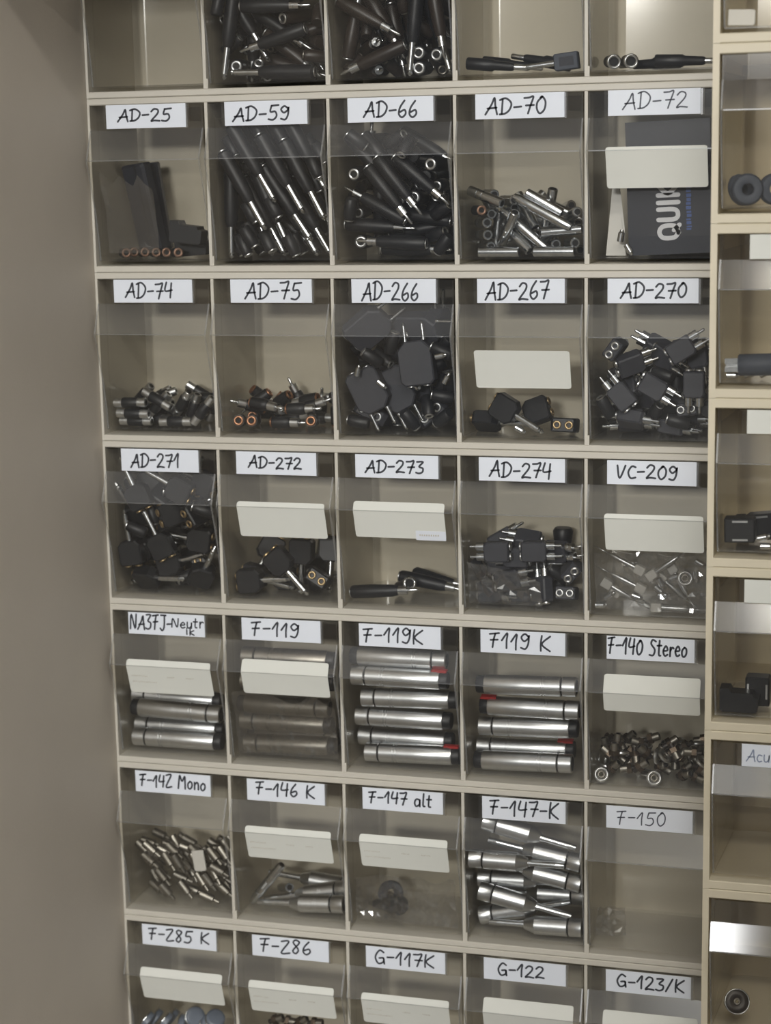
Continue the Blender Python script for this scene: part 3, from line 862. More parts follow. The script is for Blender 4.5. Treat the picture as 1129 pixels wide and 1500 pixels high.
# ------------------------------------------------------------------ where every loose part lies: kind, name, row, column, words, category,
# then one line per piece: place in its bin (mm) and turn (quaternion, thousandths)
LOOSE = [
('latched_barrel','barrel_connector',3,2,'silver barrel connector in the F-119K bin, lowest, with a red latch','connector',[(63.5,20.0,-135.3,999,31,-12,0)]),
('barrel_connector','barrel_connector',3,2,'silver barrel connector in the F-119K bin, fifth from the top','connector',[(52.9,35.0,-124.2,998,59,0,0)]),
('barrel_connector','barrel_connector',3,2,'silver barrel connector in the F-119K bin, fourth from the top','connector',[(56.5,14.0,-97.5,988,154,0,0)]),
('barrel_connector','barrel_connector',3,2,'silver barrel connector in the F-119K bin, third from the top','connector',[(64.5,8.0,-75.6,999,35,-12,0)]),
('latched_barrel','barrel_connector',3,2,'silver barrel connector in the F-119K bin, second from the top, red latch','connector',[(57.0,1.0,-53.4,999,46,0,0)]),
('barrel_connector','barrel_connector',3,2,'silver barrel connector in the F-119K bin, topmost of six','connector',[(58.1,8.0,-35.7,0,0,-174,985)]),
('barrel_connector','barrel_connector',3,3,'silver barrel connector in the F119 K bin, lowest of five','connector',[(57.6,20.0,-135.2,-2,-12,-131,991)]),
('latched_barrel','barrel_connector',3,3,'silver barrel connector in the F119 K bin, fourth from the top, red latch','connector',[(53.1,36.0,-126.2,991,131,-12,2)]),
('barrel_connector','barrel_connector',3,3,'silver barrel connector in the F119 K bin, middle of the stack','connector',[(59.9,15.0,-99.0,991,131,-12,2)]),
('latched_barrel','barrel_connector',3,3,'silver barrel connector in the F119 K bin, second from the top, red latch','connector',[(66.5,9.0,-77.9,0,0,-131,991)]),
('barrel_connector','barrel_connector',3,3,'silver barrel connector in the F119 K bin, topmost of five','connector',[(65.1,1.0,-53.9,-2,-12,-131,991)]),
('barrel_connector','barrel_connector',3,0,'silver barrel connector in the NA3FJ bin, lowest of the stack','connector',[(56.7,20.0,-136.4,1000,0,0,0)]),
('barrel_connector','barrel_connector',3,0,'silver barrel connector in the NA3FJ bin, second from the bottom','connector',[(52.9,36.0,-128.2,1000,0,0,0)]),
('barrel_connector','barrel_connector',3,0,'silver barrel connector in the NA3FJ bin, third from the bottom','connector',[(62.1,16.0,-105.2,-11,0,1000,0)]),
('barrel_connector','barrel_connector',3,0,'silver barrel connector in the NA3FJ bin, topmost, mostly behind the sticker','connector',[(52.9,32.0,-96.4,1000,0,11,0)]),
('dull_barrel','barrel_connector',3,1,'dull grey barrel connector in the F-119 bin, lowest of the stack','connector',[(55.8,24.0,-135.4,1000,0,-12,0)]),
('dull_barrel','barrel_connector',3,1,'dull grey barrel connector in the F-119 bin, second from the bottom','connector',[(57.5,42.0,-131.6,11,0,1000,0)]),
('dull_barrel','barrel_connector',3,1,'dull grey barrel connector in the F-119 bin, third from the bottom','connector',[(53.8,20.0,-111.6,1000,0,0,0)]),
('dull_barrel','barrel_connector',3,1,'dull grey barrel connector in the F-119 bin, fourth from the bottom','connector',[(56.4,17.0,-93.6,0,0,1000,0)]),
('dull_barrel','barrel_connector',3,1,'dull grey barrel connector in the F-119 bin, behind the sticker','connector',[(60.3,8.0,-65.6,1000,0,-12,0)]),
('dull_barrel','barrel_connector',3,1,'dull grey barrel connector in the F-119 bin, just under the label','connector',[(61.7,9.0,-42.2,1000,0,0,0)]),
('cable_connector','cable_connector',4,3,'silver cable connector in the F-147-K bin, lowest, head to the side rail','connector',[(66.5,20.0,-136.5,12,0,1000,0)]),
('cable_connector','cable_connector',4,3,'silver cable connector in the F-147-K bin, tilting up, just above the lowest','connector',[(54.5,32.0,-125.7,993,0,-119,0)]),
('cable_connector','cable_connector',4,3,'silver cable connector in the F-147-K bin, slanting down across the middle','connector',[(57.5,17.0,-113.9,995,0,101,0)]),
('cable_connector','cable_connector',4,3,'silver cable connector in the F-147-K bin, second of two level ones','connector',[(54.0,34.0,-97.4,1000,0,-12,0)]),
('cable_connector','cable_connector',4,3,'silver cable connector in the F-147-K bin, first of two level ones, under the film','connector',[(52.0,5.0,-67.4,1000,0,0,0)]),
('cable_connector','cable_connector',4,3,'silver cable connector in the F-147-K bin, head out, behind the slanting one','connector',[(65.4,44.0,-113.0,12,0,1000,0)]),
('cable_connector','cable_connector',4,3,'silver cable connector in the F-147-K bin, dark, deep behind the level pair','connector',[(66.4,17.0,-81.2,-89,0,996,0)]),
('cable_connector','cable_connector',4,3,'silver cable connector in the F-147-K bin, under the lid, second from the top','connector',[(66.4,17.0,-60.0,-89,0,996,0)]),
('cable_connector','cable_connector',4,3,'silver cable connector in the F-147-K bin, topmost, seen through the sloping lid','connector',[(63.4,11.0,-40.4,994,0,113,0)]),
('cable_connector','cable_connector',4,1,'silver cable connector in the F-146 bin, lowest, lying level','connector',[(64.8,20.0,-136.5,34,0,999,0)]),
('cable_connector','cable_connector',4,1,'silver cable connector in the F-146 bin, lying above the lowest','connector',[(65.0,38.0,-133.5,101,0,995,0)]),
('long_coupler','long_coupler',4,1,'ridged coupler standing aslant in the F-146 bin','connector',[(28.2,22.0,-119.8,896,38,-436,-78)]),
('nickel_coupler','nickel_coupler',4,1,'silver coupler end-on to the viewer in the F-146 bin','connector',[(37.3,53.0,-134.9,861,128,-265,-415)]),
('cable_connector','cable_connector',4,1,'silver cable connector in the F-146 bin, dark and deepest, at the back','connector',[(64.1,57.0,-125.5,-46,0,999,0)]),
('splitter_block','splitter_block',1,2,'charcoal splitter block in the AD-266 bin, lower one with pins down','adapter',[(29.6,16.0,-106.3,848,0,531,0)]),
('splitter_block','splitter_block',1,2,'charcoal splitter block in the AD-266 bin, middle one with pins down','adapter',[(52.2,30.0,-106.6,857,0,516,0)]),
('splitter_block','splitter_block',1,2,'charcoal splitter block in the AD-266 bin, upper one, largest in view','adapter',[(77.8,13.0,-79.6,659,-26,-751,23)]),
('splitter_block','splitter_block',1,2,'charcoal splitter block in the AD-266 bin, sockets facing out, by the bottom corner','adapter',[(82.5,56.0,-131.1,-251,628,661,-326)]),
('splitter_block','splitter_block',1,2,'charcoal splitter block in the AD-266 bin, low, two round sockets facing out','adapter',[(25.6,45.0,-131.6,388,558,654,331)]),
('splitter_block','splitter_block',1,2,'charcoal splitter block in the AD-266 bin, dark, between the upper blocks','adapter',[(32.6,70.0,-88.3,563,41,805,-182)]),
('splitter_block','splitter_block',1,2,'charcoal splitter block in the AD-266 bin, topmost, behind the lid edge','adapter',[(74.4,31.0,-48.9,962,258,-23,-84)]),
('splitter_block','splitter_block',1,2,'charcoal splitter block in the AD-266 bin, topmost at the far side','adapter',[(47.5,57.0,-54.9,15,-41,939,-342)]),
('splitter_block','splitter_block',1,2,'charcoal splitter block with two thin pins in the AD-266 bin','adapter',[(50.3,89.0,-73.8,171,0,985,0),(88.2,57.0,-52.2,549,460,-535,449),(69.3,70.0,-84.0,830,-157,410,343),(59.4,47.0,-101.9,61,-16,989,131),(30.5,13.0,-46.7,903,271,-314,111)]),
('small_stub','metal_stub',1,2,'tiny silver stub in the AD-266 bin','pin',[(22.4,4.0,-87.0,777,0,-630,0),(104.1,-2.0,-71.2,995,0,-104,0),(84.4,22.0,-95.0,906,0,424,0),(74.5,22.0,-103.5,906,5,-11,-423),(44.5,7.0,-99.4,944,0,331,0),(107.4,6.0,-93.5,868,0,-496,0)]),
('short_adapter','short_adapter',1,2,'short black adapter end with a silver ring in the AD-266 bin','adapter',[(85.9,19.0,-121.5,708,-350,611,-40),(19.1,35.0,-99.1,963,-218,142,-68),(49.7,43.0,-132.7,675,-240,666,210),(35.6,5.0,-73.9,-267,-228,912,-214),(18.4,30.0,-62.5,921,72,-379,56),(101.5,13.0,-110.8,-117,-56,969,211),(78.5,29.0,-72.8,690,375,-618,41),(106.2,21.0,-97.4,673,-149,-654,-313),(18.8,38.0,-74.5,-218,230,946,-75),(90.1,30.0,-84.6,253,-52,946,-196),(33.9,40.0,-113.8,576,-134,-795,134),(19.8,63.0,-62.2,59,-276,934,217),(97.7,32.0,-99.8,781,275,-548,114),(20.0,52.0,-78.6,915,-345,-162,132),(15.7,50.0,-103.2,610,79,742,-268),(56.3,5.0,-59.3,788,207,-576,66),(17.5,16.0,-136.4,-89,-4,995,49),(69.3,18.0,-134.4,875,49,454,162),(70.5,66.0,-114.8,264,259,921,-122),(43.0,19.0,-76.8,945,152,232,-171),(98.9,46.0,-97.4,349,-260,878,198),(102.6,7.0,-67.2,-210,35,966,146),(34.5,69.0,-123.8,-70,104,947,-297),(56.4,20.0,-57.9,952,179,-90,231),(100.0,19.0,-132.5,292,216,931,-17),(103.2,19.0,-63.0,412,167,861,247)]),
('twin_adapter','twin_adapter',1,4,'charcoal twin adapter in the AD-270 bin, tilted, plugs up','adapter',[(30.1,14.0,-107.1,-426,0,905,0)]),
('twin_adapter','twin_adapter',1,4,'charcoal twin adapter in the AD-270 bin, middle one, plugs to the rail','adapter',[(60.6,12.0,-99.4,966,0,258,0)]),
('twin_adapter','twin_adapter',1,4,'charcoal twin adapter in the AD-270 bin, plugs straight down','adapter',[(96.3,12.0,-97.3,707,0,707,0)]),
('twin_adapter','twin_adapter',1,4,'charcoal twin adapter in the AD-270 bin, two round sockets facing out','adapter',[(88.8,32.0,-121.4,578,422,479,509)]),
('twin_adapter','twin_adapter',1,4,'charcoal twin adapter in the AD-270 bin, topmost, two sockets facing out','adapter',[(25.8,9.0,-64.4,704,230,210,638)]),
('twin_adapter','twin_adapter',1,4,'charcoal twin adapter in the AD-270 bin, dark, under the topmost','adapter',[(39.6,11.0,-77.4,944,221,-124,210)]),
('twin_adapter','twin_adapter',1,4,'charcoal twin adapter in the AD-270 bin, upper middle, plugs out','adapter',[(68.4,28.0,-74.5,946,122,217,-209)]),
('twin_adapter','twin_adapter',1,4,'charcoal twin adapter in the AD-270 bin, upper, at the rail','adapter',[(96.9,32.0,-74.7,752,-138,623,-167)]),
('twin_adapter','twin_adapter',1,4,'charcoal twin adapter with two silver plugs in the AD-270 bin','adapter',[(39.4,21.0,-130.2,865,496,36,-71),(33.5,39.0,-133.5,46,-123,957,-258),(85.0,61.0,-136.2,865,500,-33,-31),(38.8,56.0,-139.4,704,705,-71,-53),(75.8,34.0,-138.3,707,699,-14,-109),(36.2,77.0,-137.1,-4,-117,765,-633),(26.8,32.0,-87.5,-218,479,673,-520),(84.2,76.0,-132.9,927,281,-220,-118),(32.0,62.0,-96.0,976,-18,200,-85),(44.7,74.0,-88.3,184,0,983,0),(77.9,48.0,-91.8,857,44,-509,-75),(86.5,3.0,-63.3,962,0,-271,0),(58.2,47.0,-65.6,-214,-124,839,-484),(23.1,84.0,-101.0,642,0,-767,0),(72.7,65.0,-114.8,638,0,-770,0),(32.9,95.0,-122.4,640,0,-768,0),(84.5,62.0,-69.0,936,341,-88,32),(86.9,74.0,-97.8,-249,71,937,-236),(49.4,42.0,-108.5,587,-57,-743,-315),(32.1,29.0,-103.8,177,215,927,-251)]),
('short_adapter','short_adapter',1,4,'short black adapter end with a silver ring in the AD-270 bin','adapter',[(93.0,28.0,-104.1,168,-413,885,133),(45.6,71.0,-110.2,663,-373,617,-200),(15.4,14.0,-117.7,509,167,-845,-15),(22.2,51.0,-109.7,330,462,792,224),(77.1,35.0,-96.0,739,79,666,-68),(59.2,29.0,-124.2,792,317,-508,-117),(100.4,43.0,-86.9,509,-344,-664,426),(63.5,73.0,-139.6,-193,-668,698,172),(66.1,20.0,-88.3,-140,118,951,-249),(50.2,47.0,-85.9,844,98,351,394),(21.5,68.0,-108.4,974,-13,152,-168),(94.4,45.0,-107.1,-178,416,876,170),(92.8,60.0,-97.8,-318,73,902,-283),(14.8,47.0,-126.2,634,97,-699,-317),(21.0,64.0,-122.7,971,76,136,182),(57.5,66.0,-128.1,224,-428,843,-234),(68.1,46.0,-124.2,928,-53,-161,333),(107.2,27.0,-119.7,-408,578,617,-345),(81.0,16.0,-130.8,-118,-83,959,-243)]),
('jack_splitter','jack_splitter',2,0,'black jack splitter in the AD-271 bin, silver jack pointing up','adapter',[(51.7,13.0,-99.3,526,0,-851,0)]),
('jack_splitter','jack_splitter',2,0,'black jack splitter in the AD-271 bin, by the rail, jack inward','adapter',[(88.7,23.0,-94.4,-69,0,998,0)]),
('jack_splitter','jack_splitter',2,0,'black jack splitter in the AD-271 bin, at the side panel','adapter',[(19.0,14.0,-107.4,654,0,-757,0)]),
('jack_splitter','jack_splitter',2,0,'black jack splitter in the AD-271 bin, large face in the middle','adapter',[(54.0,28.0,-120.1,991,0,-136,0)]),
('jack_splitter','jack_splitter',2,0,'black jack splitter in the AD-271 bin, upper pair of gold sockets','adapter',[(84.0,44.0,-123.9,317,549,736,236)]),
('jack_splitter','jack_splitter',2,0,'black jack splitter in the AD-271 bin, jack along the floor','adapter',[(31.9,22.0,-134.7,935,342,-51,-74)]),
('jack_splitter','jack_splitter',2,0,'black splitter with one silver jack and gold sockets in the AD-271 bin','adapter',[(45.7,46.0,-129.0,174,-171,969,-31),(55.7,36.0,-86.9,902,420,-91,43),(65.6,11.0,-66.5,926,-58,-160,337),(91.1,11.0,-65.6,836,-130,-225,483),(20.7,27.0,-71.0,556,212,-790,-149),(33.3,4.0,-48.7,540,0,-842,0),(50.7,26.0,-52.0,761,-239,-413,439),(82.0,47.0,-54.6,-76,684,722,-72),(31.0,48.0,-83.3,-496,-76,864,43),(22.9,60.0,-98.1,794,-204,-437,370),(59.1,62.0,-123.5,143,0,990,0),(52.1,75.0,-133.5,22,0,1000,0),(72.4,83.0,-91.9,715,0,-699,0),(75.6,6.0,-41.2,-240,0,971,0),(47.7,55.0,-71.0,-122,231,965,23),(21.8,29.0,-108.1,983,142,-117,-31),(98.0,17.0,-36.1,-185,133,972,-54),(84.4,56.0,-80.1,744,113,638,164),(29.9,40.0,-41.2,519,34,-820,237),(48.3,74.0,-55.2,857,4,-451,249),(51.6,70.0,-97.9,-46,134,974,-177),(90.4,21.0,-129.6,818,298,-490,-46),(75.4,67.0,-73.3,934,102,289,185)]),
('short_adapter','short_adapter',2,0,'short black adapter end with a silver ring in the AD-271 bin','adapter',[(20.2,19.0,-41.9,-461,27,815,-350),(70.3,30.0,-133.7,252,-213,927,-178),(101.9,-1.0,-59.5,-190,-40,936,295),(19.5,59.0,-80.9,192,-233,950,-87),(15.3,43.0,-119.7,738,-259,-620,-58),(48.3,38.0,-67.1,838,114,-532,-38),(39.5,23.0,-70.3,750,-241,594,163),(66.7,40.0,-139.8,966,-251,-4,60),(64.9,18.0,-46.5,-109,-137,925,337),(19.3,39.0,-98.3,930,305,204,22),(15.6,53.0,-60.7,586,-232,763,145),(78.1,35.0,-93.8,905,-314,-281,61),(20.2,74.0,-76.6,885,1,-455,101),(19.8,50.0,-137.7,950,188,88,234),(28.3,6.0,-82.3,-208,-9,962,175),(93.2,45.0,-99.7,-68,-54,955,-285),(50.0,40.0,-105.6,988,-11,153,7),(18.9,68.0,-115.6,815,204,-542,12)]),
('jack_splitter','jack_splitter',2,1,'black jack splitter in the AD-272 bin, topmost, jack slanting down','adapter',[(54.7,15.0,-111.7,914,0,407,0)]),
('jack_splitter','jack_splitter',2,1,'black jack splitter in the AD-272 bin, lying, jack along the floor','adapter',[(22.3,20.0,-132.8,999,0,-46,0)]),
('jack_splitter','jack_splitter',2,1,'black jack splitter in the AD-272 bin, jack tilted, above the lying one','adapter',[(22.1,34.0,-131.7,993,-5,108,-43)]),
('jack_splitter','jack_splitter',2,1,'black jack splitter in the AD-272 bin, two gold sockets facing out','adapter',[(92.5,23.0,-128.2,383,535,692,296)]),
('jack_splitter','jack_splitter',2,1,'black jack splitter in the AD-272 bin, lying at the rail','adapter',[(68.4,70.0,-136.1,864,500,-41,-26)]),
('jack_splitter','jack_splitter',2,1,'black jack splitter in the AD-272 bin, standing, jack straight down','adapter',[(74.1,27.0,-103.0,690,0,724,0)]),
('jack_splitter','jack_splitter',2,1,'black splitter with one silver jack and gold sockets in the AD-272 bin','adapter',[(50.3,45.0,-133.4,23,0,1000,0),(68.5,88.0,-130.7,778,0,-629,0),(98.9,45.0,-103.3,692,-94,715,-30),(26.8,67.0,-109.5,494,-254,831,-25)]),
('short_adapter','short_adapter',2,1,'short black adapter end with a silver ring in the AD-272 bin','adapter',[(20.1,65.0,-135.1,281,258,892,-241),(79.7,42.0,-133.7,674,-104,-654,-328),(35.3,72.0,-135.6,-258,51,942,-207),(40.4,58.0,-134.4,467,-81,879,-46)]),
('barrel_adapter','plug_adapter',2,2,'black barrel adapter lying alone in the AD-273 bin','adapter',[(34.1,18.0,-137.2,999,0,-36,0)]),
('silver_socket','silver_socket',2,2,'round socket end-on in the AD-273 bin','connector',[(57.2,34.0,-133.3,877,107,-232,-406)]),
('barrel_adapter','plug_adapter',2,2,'black barrel adapter tilted by the rail, AD-273 bin','adapter',[(71.9,57.0,-135.1,996,0,87,0)]),
('black_cone','cone_plug',2,2,'dark plug behind the tilted adapter, AD-273 bin','plug',[(73.4,74.0,-136.3,-61,0,998,0)]),
('jack_splitter','jack_splitter',1,3,'black splitter in the AD-267 bin, topmost with its jack slanting down','adapter',[(40.6,21.0,-122.7,964,-22,251,-84)]),
('jack_splitter','jack_splitter',1,3,'black splitter in the AD-267 bin, lowest, lying at the far end','adapter',[(20.4,35.0,-136.4,865,499,-11,-44)]),
('jack_splitter','jack_splitter',1,3,'black splitter in the AD-267 bin, in the middle of the heap','adapter',[(64.5,49.0,-127.9,177,31,969,-171)]),
('jack_splitter','jack_splitter',1,3,'black splitter in the AD-267 bin, two round sockets facing out','adapter',[(96.6,24.0,-137.1,525,472,541,458)]),
('small_stub','metal_stub',1,3,'tiny silver stub in the AD-267 bin','pin',[(55.4,13.0,-140.6,969,0,247,0)]),
('twin_adapter','twin_adapter',2,3,'charcoal twin adapter in the AD-274 bin, dark face at the upper side','adapter',[(31.7,14.0,-92.9,25,0,1000,0)]),
('twin_adapter','twin_adapter',2,3,'charcoal twin adapter in the AD-274 bin, smooth face, plugs inward','adapter',[(47.5,26.0,-99.9,12,0,1000,0)]),
('twin_adapter','twin_adapter',2,3,'charcoal twin adapter in the AD-274 bin, gold sockets facing out, low','adapter',[(97.1,29.0,-133.6,552,442,553,441)]),
('twin_adapter','twin_adapter',2,3,'charcoal twin adapter in the AD-274 bin, sockets facing out at the rail','adapter',[(101.5,26.0,-110.0,-277,579,736,-218)]),
('twin_adapter','twin_adapter',2,3,'charcoal twin adapter in the AD-274 bin, plugs toward the cone','adapter',[(69.9,14.0,-91.1,1000,0,-26,0)]),
('twin_adapter','twin_adapter',2,3,'charcoal twin adapter with two silver plugs in the AD-274 bin','adapter',[(63.8,55.0,-115.4,939,342,-23,9),(43.0,20.0,-121.2,994,0,-113,0),(23.4,32.0,-135.8,996,2,-25,-87),(49.2,43.0,-139.4,707,707,-9,9),(74.7,68.0,-126.8,25,0,1000,0),(35.3,59.0,-129.8,96,0,995,0),(61.0,80.0,-135.8,1000,0,-24,0),(31.6,37.0,-110.7,1000,0,-25,0),(56.6,36.0,-84.9,-64,-37,864,-499),(31.2,50.0,-88.5,964,0,-267,0),(29.6,68.0,-102.9,561,-34,825,50),(79.7,71.0,-106.1,936,-327,-115,70),(73.1,27.0,-129.8,592,-300,-739,-113),(88.1,26.0,-93.4,978,111,-44,-173)]),
('black_cone','cone_plug',2,3,'black cone plug standing in the AD-274 bin','plug',[(81.8,88.0,-102.1,716,0,-698,0)]),
('short_adapter','short_adapter',2,3,'short black adapter end with a silver ring in the AD-274 bin','adapter',[(18.5,47.0,-133.8,-367,239,878,192),(19.1,74.0,-138.6,256,-401,814,-332),(12.8,24.0,-112.3,749,18,460,476),(94.5,58.0,-106.8,-441,-333,826,-111),(81.7,56.0,-133.7,851,299,-422,91),(19.3,49.0,-111.4,872,-179,443,108),(38.9,72.0,-133.7,-462,28,841,-279),(85.4,39.0,-117.2,-356,-80,907,211)]),
('nickel_coupler','nickel_coupler',0,3,'nickel coupler in the AD-70 bin, lying on the floor, first','connector',[(36.3,15.0,-141.3,1000,0,0,0)]),
('nickel_coupler','nickel_coupler',0,3,'nickel coupler in the AD-70 bin, lying on the floor, second','connector',[(87.8,15.0,-141.3,0,0,1000,0)]),
('long_coupler','long_coupler',0,3,'nickel coupler in the AD-70 bin, steeply slanting, in front','connector',[(59.2,27.0,-122.7,940,-15,339,-41)]),
('long_coupler','long_coupler',0,3,'nickel coupler in the AD-70 bin, long one slanting across the top','connector',[(76.6,15.0,-105.3,970,-11,241,-42)]),
('nickel_coupler','nickel_coupler',0,3,'nickel coupler in the AD-70 bin, level, above the end-on pair','connector',[(94.1,21.0,-122.8,999,0,-39,0)]),
('nickel_coupler','nickel_coupler',0,3,'nickel coupler in the AD-70 bin, end-on, first of the low pair','connector',[(81.0,45.0,-135.9,820,32,-45,-569)]),
('nickel_coupler','nickel_coupler',0,3,'nickel coupler in the AD-70 bin, end-on, second of the low pair','connector',[(100.6,35.0,-134.5,818,32,-46,-573)]),
('end_socket','end_socket',0,3,'nickel coupler in the AD-70 bin, copper-lined, end-on','connector',[(17.5,18.0,-103.5,841,10,-16,-541)]),
('nickel_coupler','nickel_coupler',0,3,'short nickel coupler with open bores in the AD-70 bin','connector',[(19.4,26.0,-114.9,840,18,-27,-541),(19.5,28.0,-126.2,840,21,-33,-541),(20.1,38.0,-137.4,840,25,-39,-541),(20.6,36.0,-107.4,851,13,-21,-524),(102.5,24.0,-109.1,842,103,-174,-500),(37.7,58.0,-102.5,848,8,-13,-529),(28.9,44.0,-124.7,743,0,-669,0),(24.8,14.0,-91.3,970,-30,170,-171),(23.4,36.0,-89.5,851,4,-6,-525),(88.3,68.0,-103.4,855,78,-135,-494),(41.8,49.0,-133.0,982,14,-77,-173),(25.1,64.0,-121.9,903,37,-80,-421),(28.3,64.0,-134.5,991,0,0,-131),(53.1,62.0,-138.7,936,31,-85,-341),(77.5,22.0,-97.7,966,0,258,0),(45.1,18.0,-119.4,839,128,-478,-225),(59.9,75.0,-135.3,952,44,-162,-255),(95.4,48.0,-121.0,893,73,-156,-416),(79.1,67.0,-116.9,996,0,91,0),(43.7,91.0,-106.9,965,0,263,0),(98.0,59.0,-141.0,866,-7,11,-500),(58.0,37.0,-104.6,858,-62,484,-160),(58.3,52.0,-101.4,891,-52,-373,255),(50.2,29.0,-129.1,901,-196,378,-76),(80.1,33.0,-102.5,537,290,781,-132),(49.3,58.0,-110.9,-453,350,814,96),(46.2,65.0,-122.4,929,309,65,-195),(21.0,73.0,-109.1,843,69,497,196),(75.3,36.0,-130.1,908,-108,-328,-236)]),
('nickel_coupler','nickel_coupler',0,3,'nickel coupler in the AD-70 bin, topmost end-on one','connector',[(40.7,39.0,-94.8,860,8,-14,-509)]),
('long_coupler','long_coupler',0,3,'long tapered nickel coupler in the AD-70 bin','connector',[(52.7,82.0,-117.1,957,0,290,0),(82.6,47.0,-101.7,975,0,224,0)]),
('small_stub','metal_stub',0,4,'tiny silver stub in the AD-72 bin','pin',[(36.6,13.0,-139.5,869,0,495,0),(29.5,12.0,-128.0,765,0,-645,0)]),
('end_socket','end_socket',0,0,'copper ringed socket in the AD-25 bin, first from the side panel','connector',[(19.4,28.0,-140.6,869,19,-34,-493)]),
('end_socket','end_socket',0,0,'copper ringed socket in the AD-25 bin, second from the side panel','connector',[(20.4,45.0,-140.6,868,20,-34,-496)]),
('end_socket','end_socket',0,0,'copper ringed socket in the AD-25 bin, third from the side panel','connector',[(33.7,41.0,-140.6,866,20,-35,-498)]),
('end_socket','end_socket',0,0,'copper ringed socket in the AD-25 bin, fourth from the side panel','connector',[(48.1,35.0,-140.6,865,20,-35,-500)]),
('end_socket','end_socket',0,0,'copper ringed socket in the AD-25 bin, fifth from the side panel','connector',[(57.9,37.0,-140.7,864,19,-33,-502)]),
('end_socket','end_socket',0,0,'copper ringed socket in the AD-25 bin, sixth from the side panel','connector',[(74.0,28.0,-140.6,862,21,-36,-505)]),
('dark_slab','dark_sleeve',0,0,'upright dark sleeve in film in the AD-25 bin','case',[(29.7,59.0,-98.3,746,133,651,-46)]),
('dark_slab','dark_sleeve',0,0,'second dark sleeve, shorter in view, in the AD-25 bin','case',[(28.6,79.0,-98.4,740,-29,665,97)]),
('chunk','terminal_block',0,0,'lower black lump behind the copper sockets, AD-25 bin','block',[(81.9,51.0,-133.6,999,0,-35,0)]),
('chunk','terminal_block',0,0,'upper black lump beside the dark sleeves, AD-25 bin','block',[(88.7,23.0,-120.5,999,0,47,0)]),
('jack_adapter','jack_adapter',0,1,'slanting jack adapter in the AD-59 bin, highest bright jack, in the middle','adapter',[(41.7,8.0,-55.6,868,0,496,0)]),
('jack_adapter','jack_adapter',0,1,'slanting jack adapter in the AD-59 bin, jack lit below the middle','adapter',[(31.2,10.0,-80.7,863,0,506,0)]),
('jack_adapter','jack_adapter',0,1,'slanting jack adapter in the AD-59 bin, lowest bright jack near the rail','adapter',[(70.6,20.0,-93.6,880,0,475,0)]),
('jack_adapter','jack_adapter',0,1,'slanting jack adapter in the AD-59 bin, jack reaching the floor','adapter',[(53.7,27.0,-100.2,838,0,545,0)]),
('jack_adapter','jack_adapter',0,1,'slanting jack adapter in the AD-59 bin, faint, by the rail','adapter',[(91.7,9.0,-71.8,857,0,516,0)]),
('jack_adapter','jack_adapter',0,1,'slanting jack adapter in the AD-59 bin, upright at the far side','adapter',[(13.8,22.0,-102.1,698,0,716,0)]),
('jack_adapter','jack_adapter',0,1,'black barrel with long silver jack in the AD-59 bin','adapter',[(42.5,34.0,-105.9,859,0,511,0),(70.0,7.0,-65.9,866,0,501,0),(73.4,34.0,-106.6,868,0,496,0),(84.0,46.0,-108.2,887,0,463,0),(29.5,45.0,-104.3,832,0,555,0),(26.0,36.0,-39.7,809,0,588,0),(52.1,20.0,-40.4,857,0,516,0),(70.3,22.0,-40.8,857,0,516,0),(91.3,14.0,-44.6,857,0,516,0),(18.2,58.0,-65.2,734,0,679,0),(18.0,72.0,-47.9,725,0,689,0),(88.7,35.0,-78.8,866,0,501,0),(50.5,48.0,-82.7,863,0,506,0),(35.5,86.0,-82.8,859,0,511,0),(65.7,60.0,-83.1,854,0,521,0),(32.3,96.0,-104.2,829,0,559,0),(88.7,30.0,-106.6,868,0,496,0),(57.7,58.0,-115.4,940,0,342,0),(72.2,72.0,-120.0,961,0,277,0),(88.2,50.0,-80.6,862,17,506,0),(67.3,62.0,-56.6,835,176,518,-63),(85.1,70.0,-64.4,852,204,462,-135),(50.5,73.0,-45.9,866,-65,494,55)]),
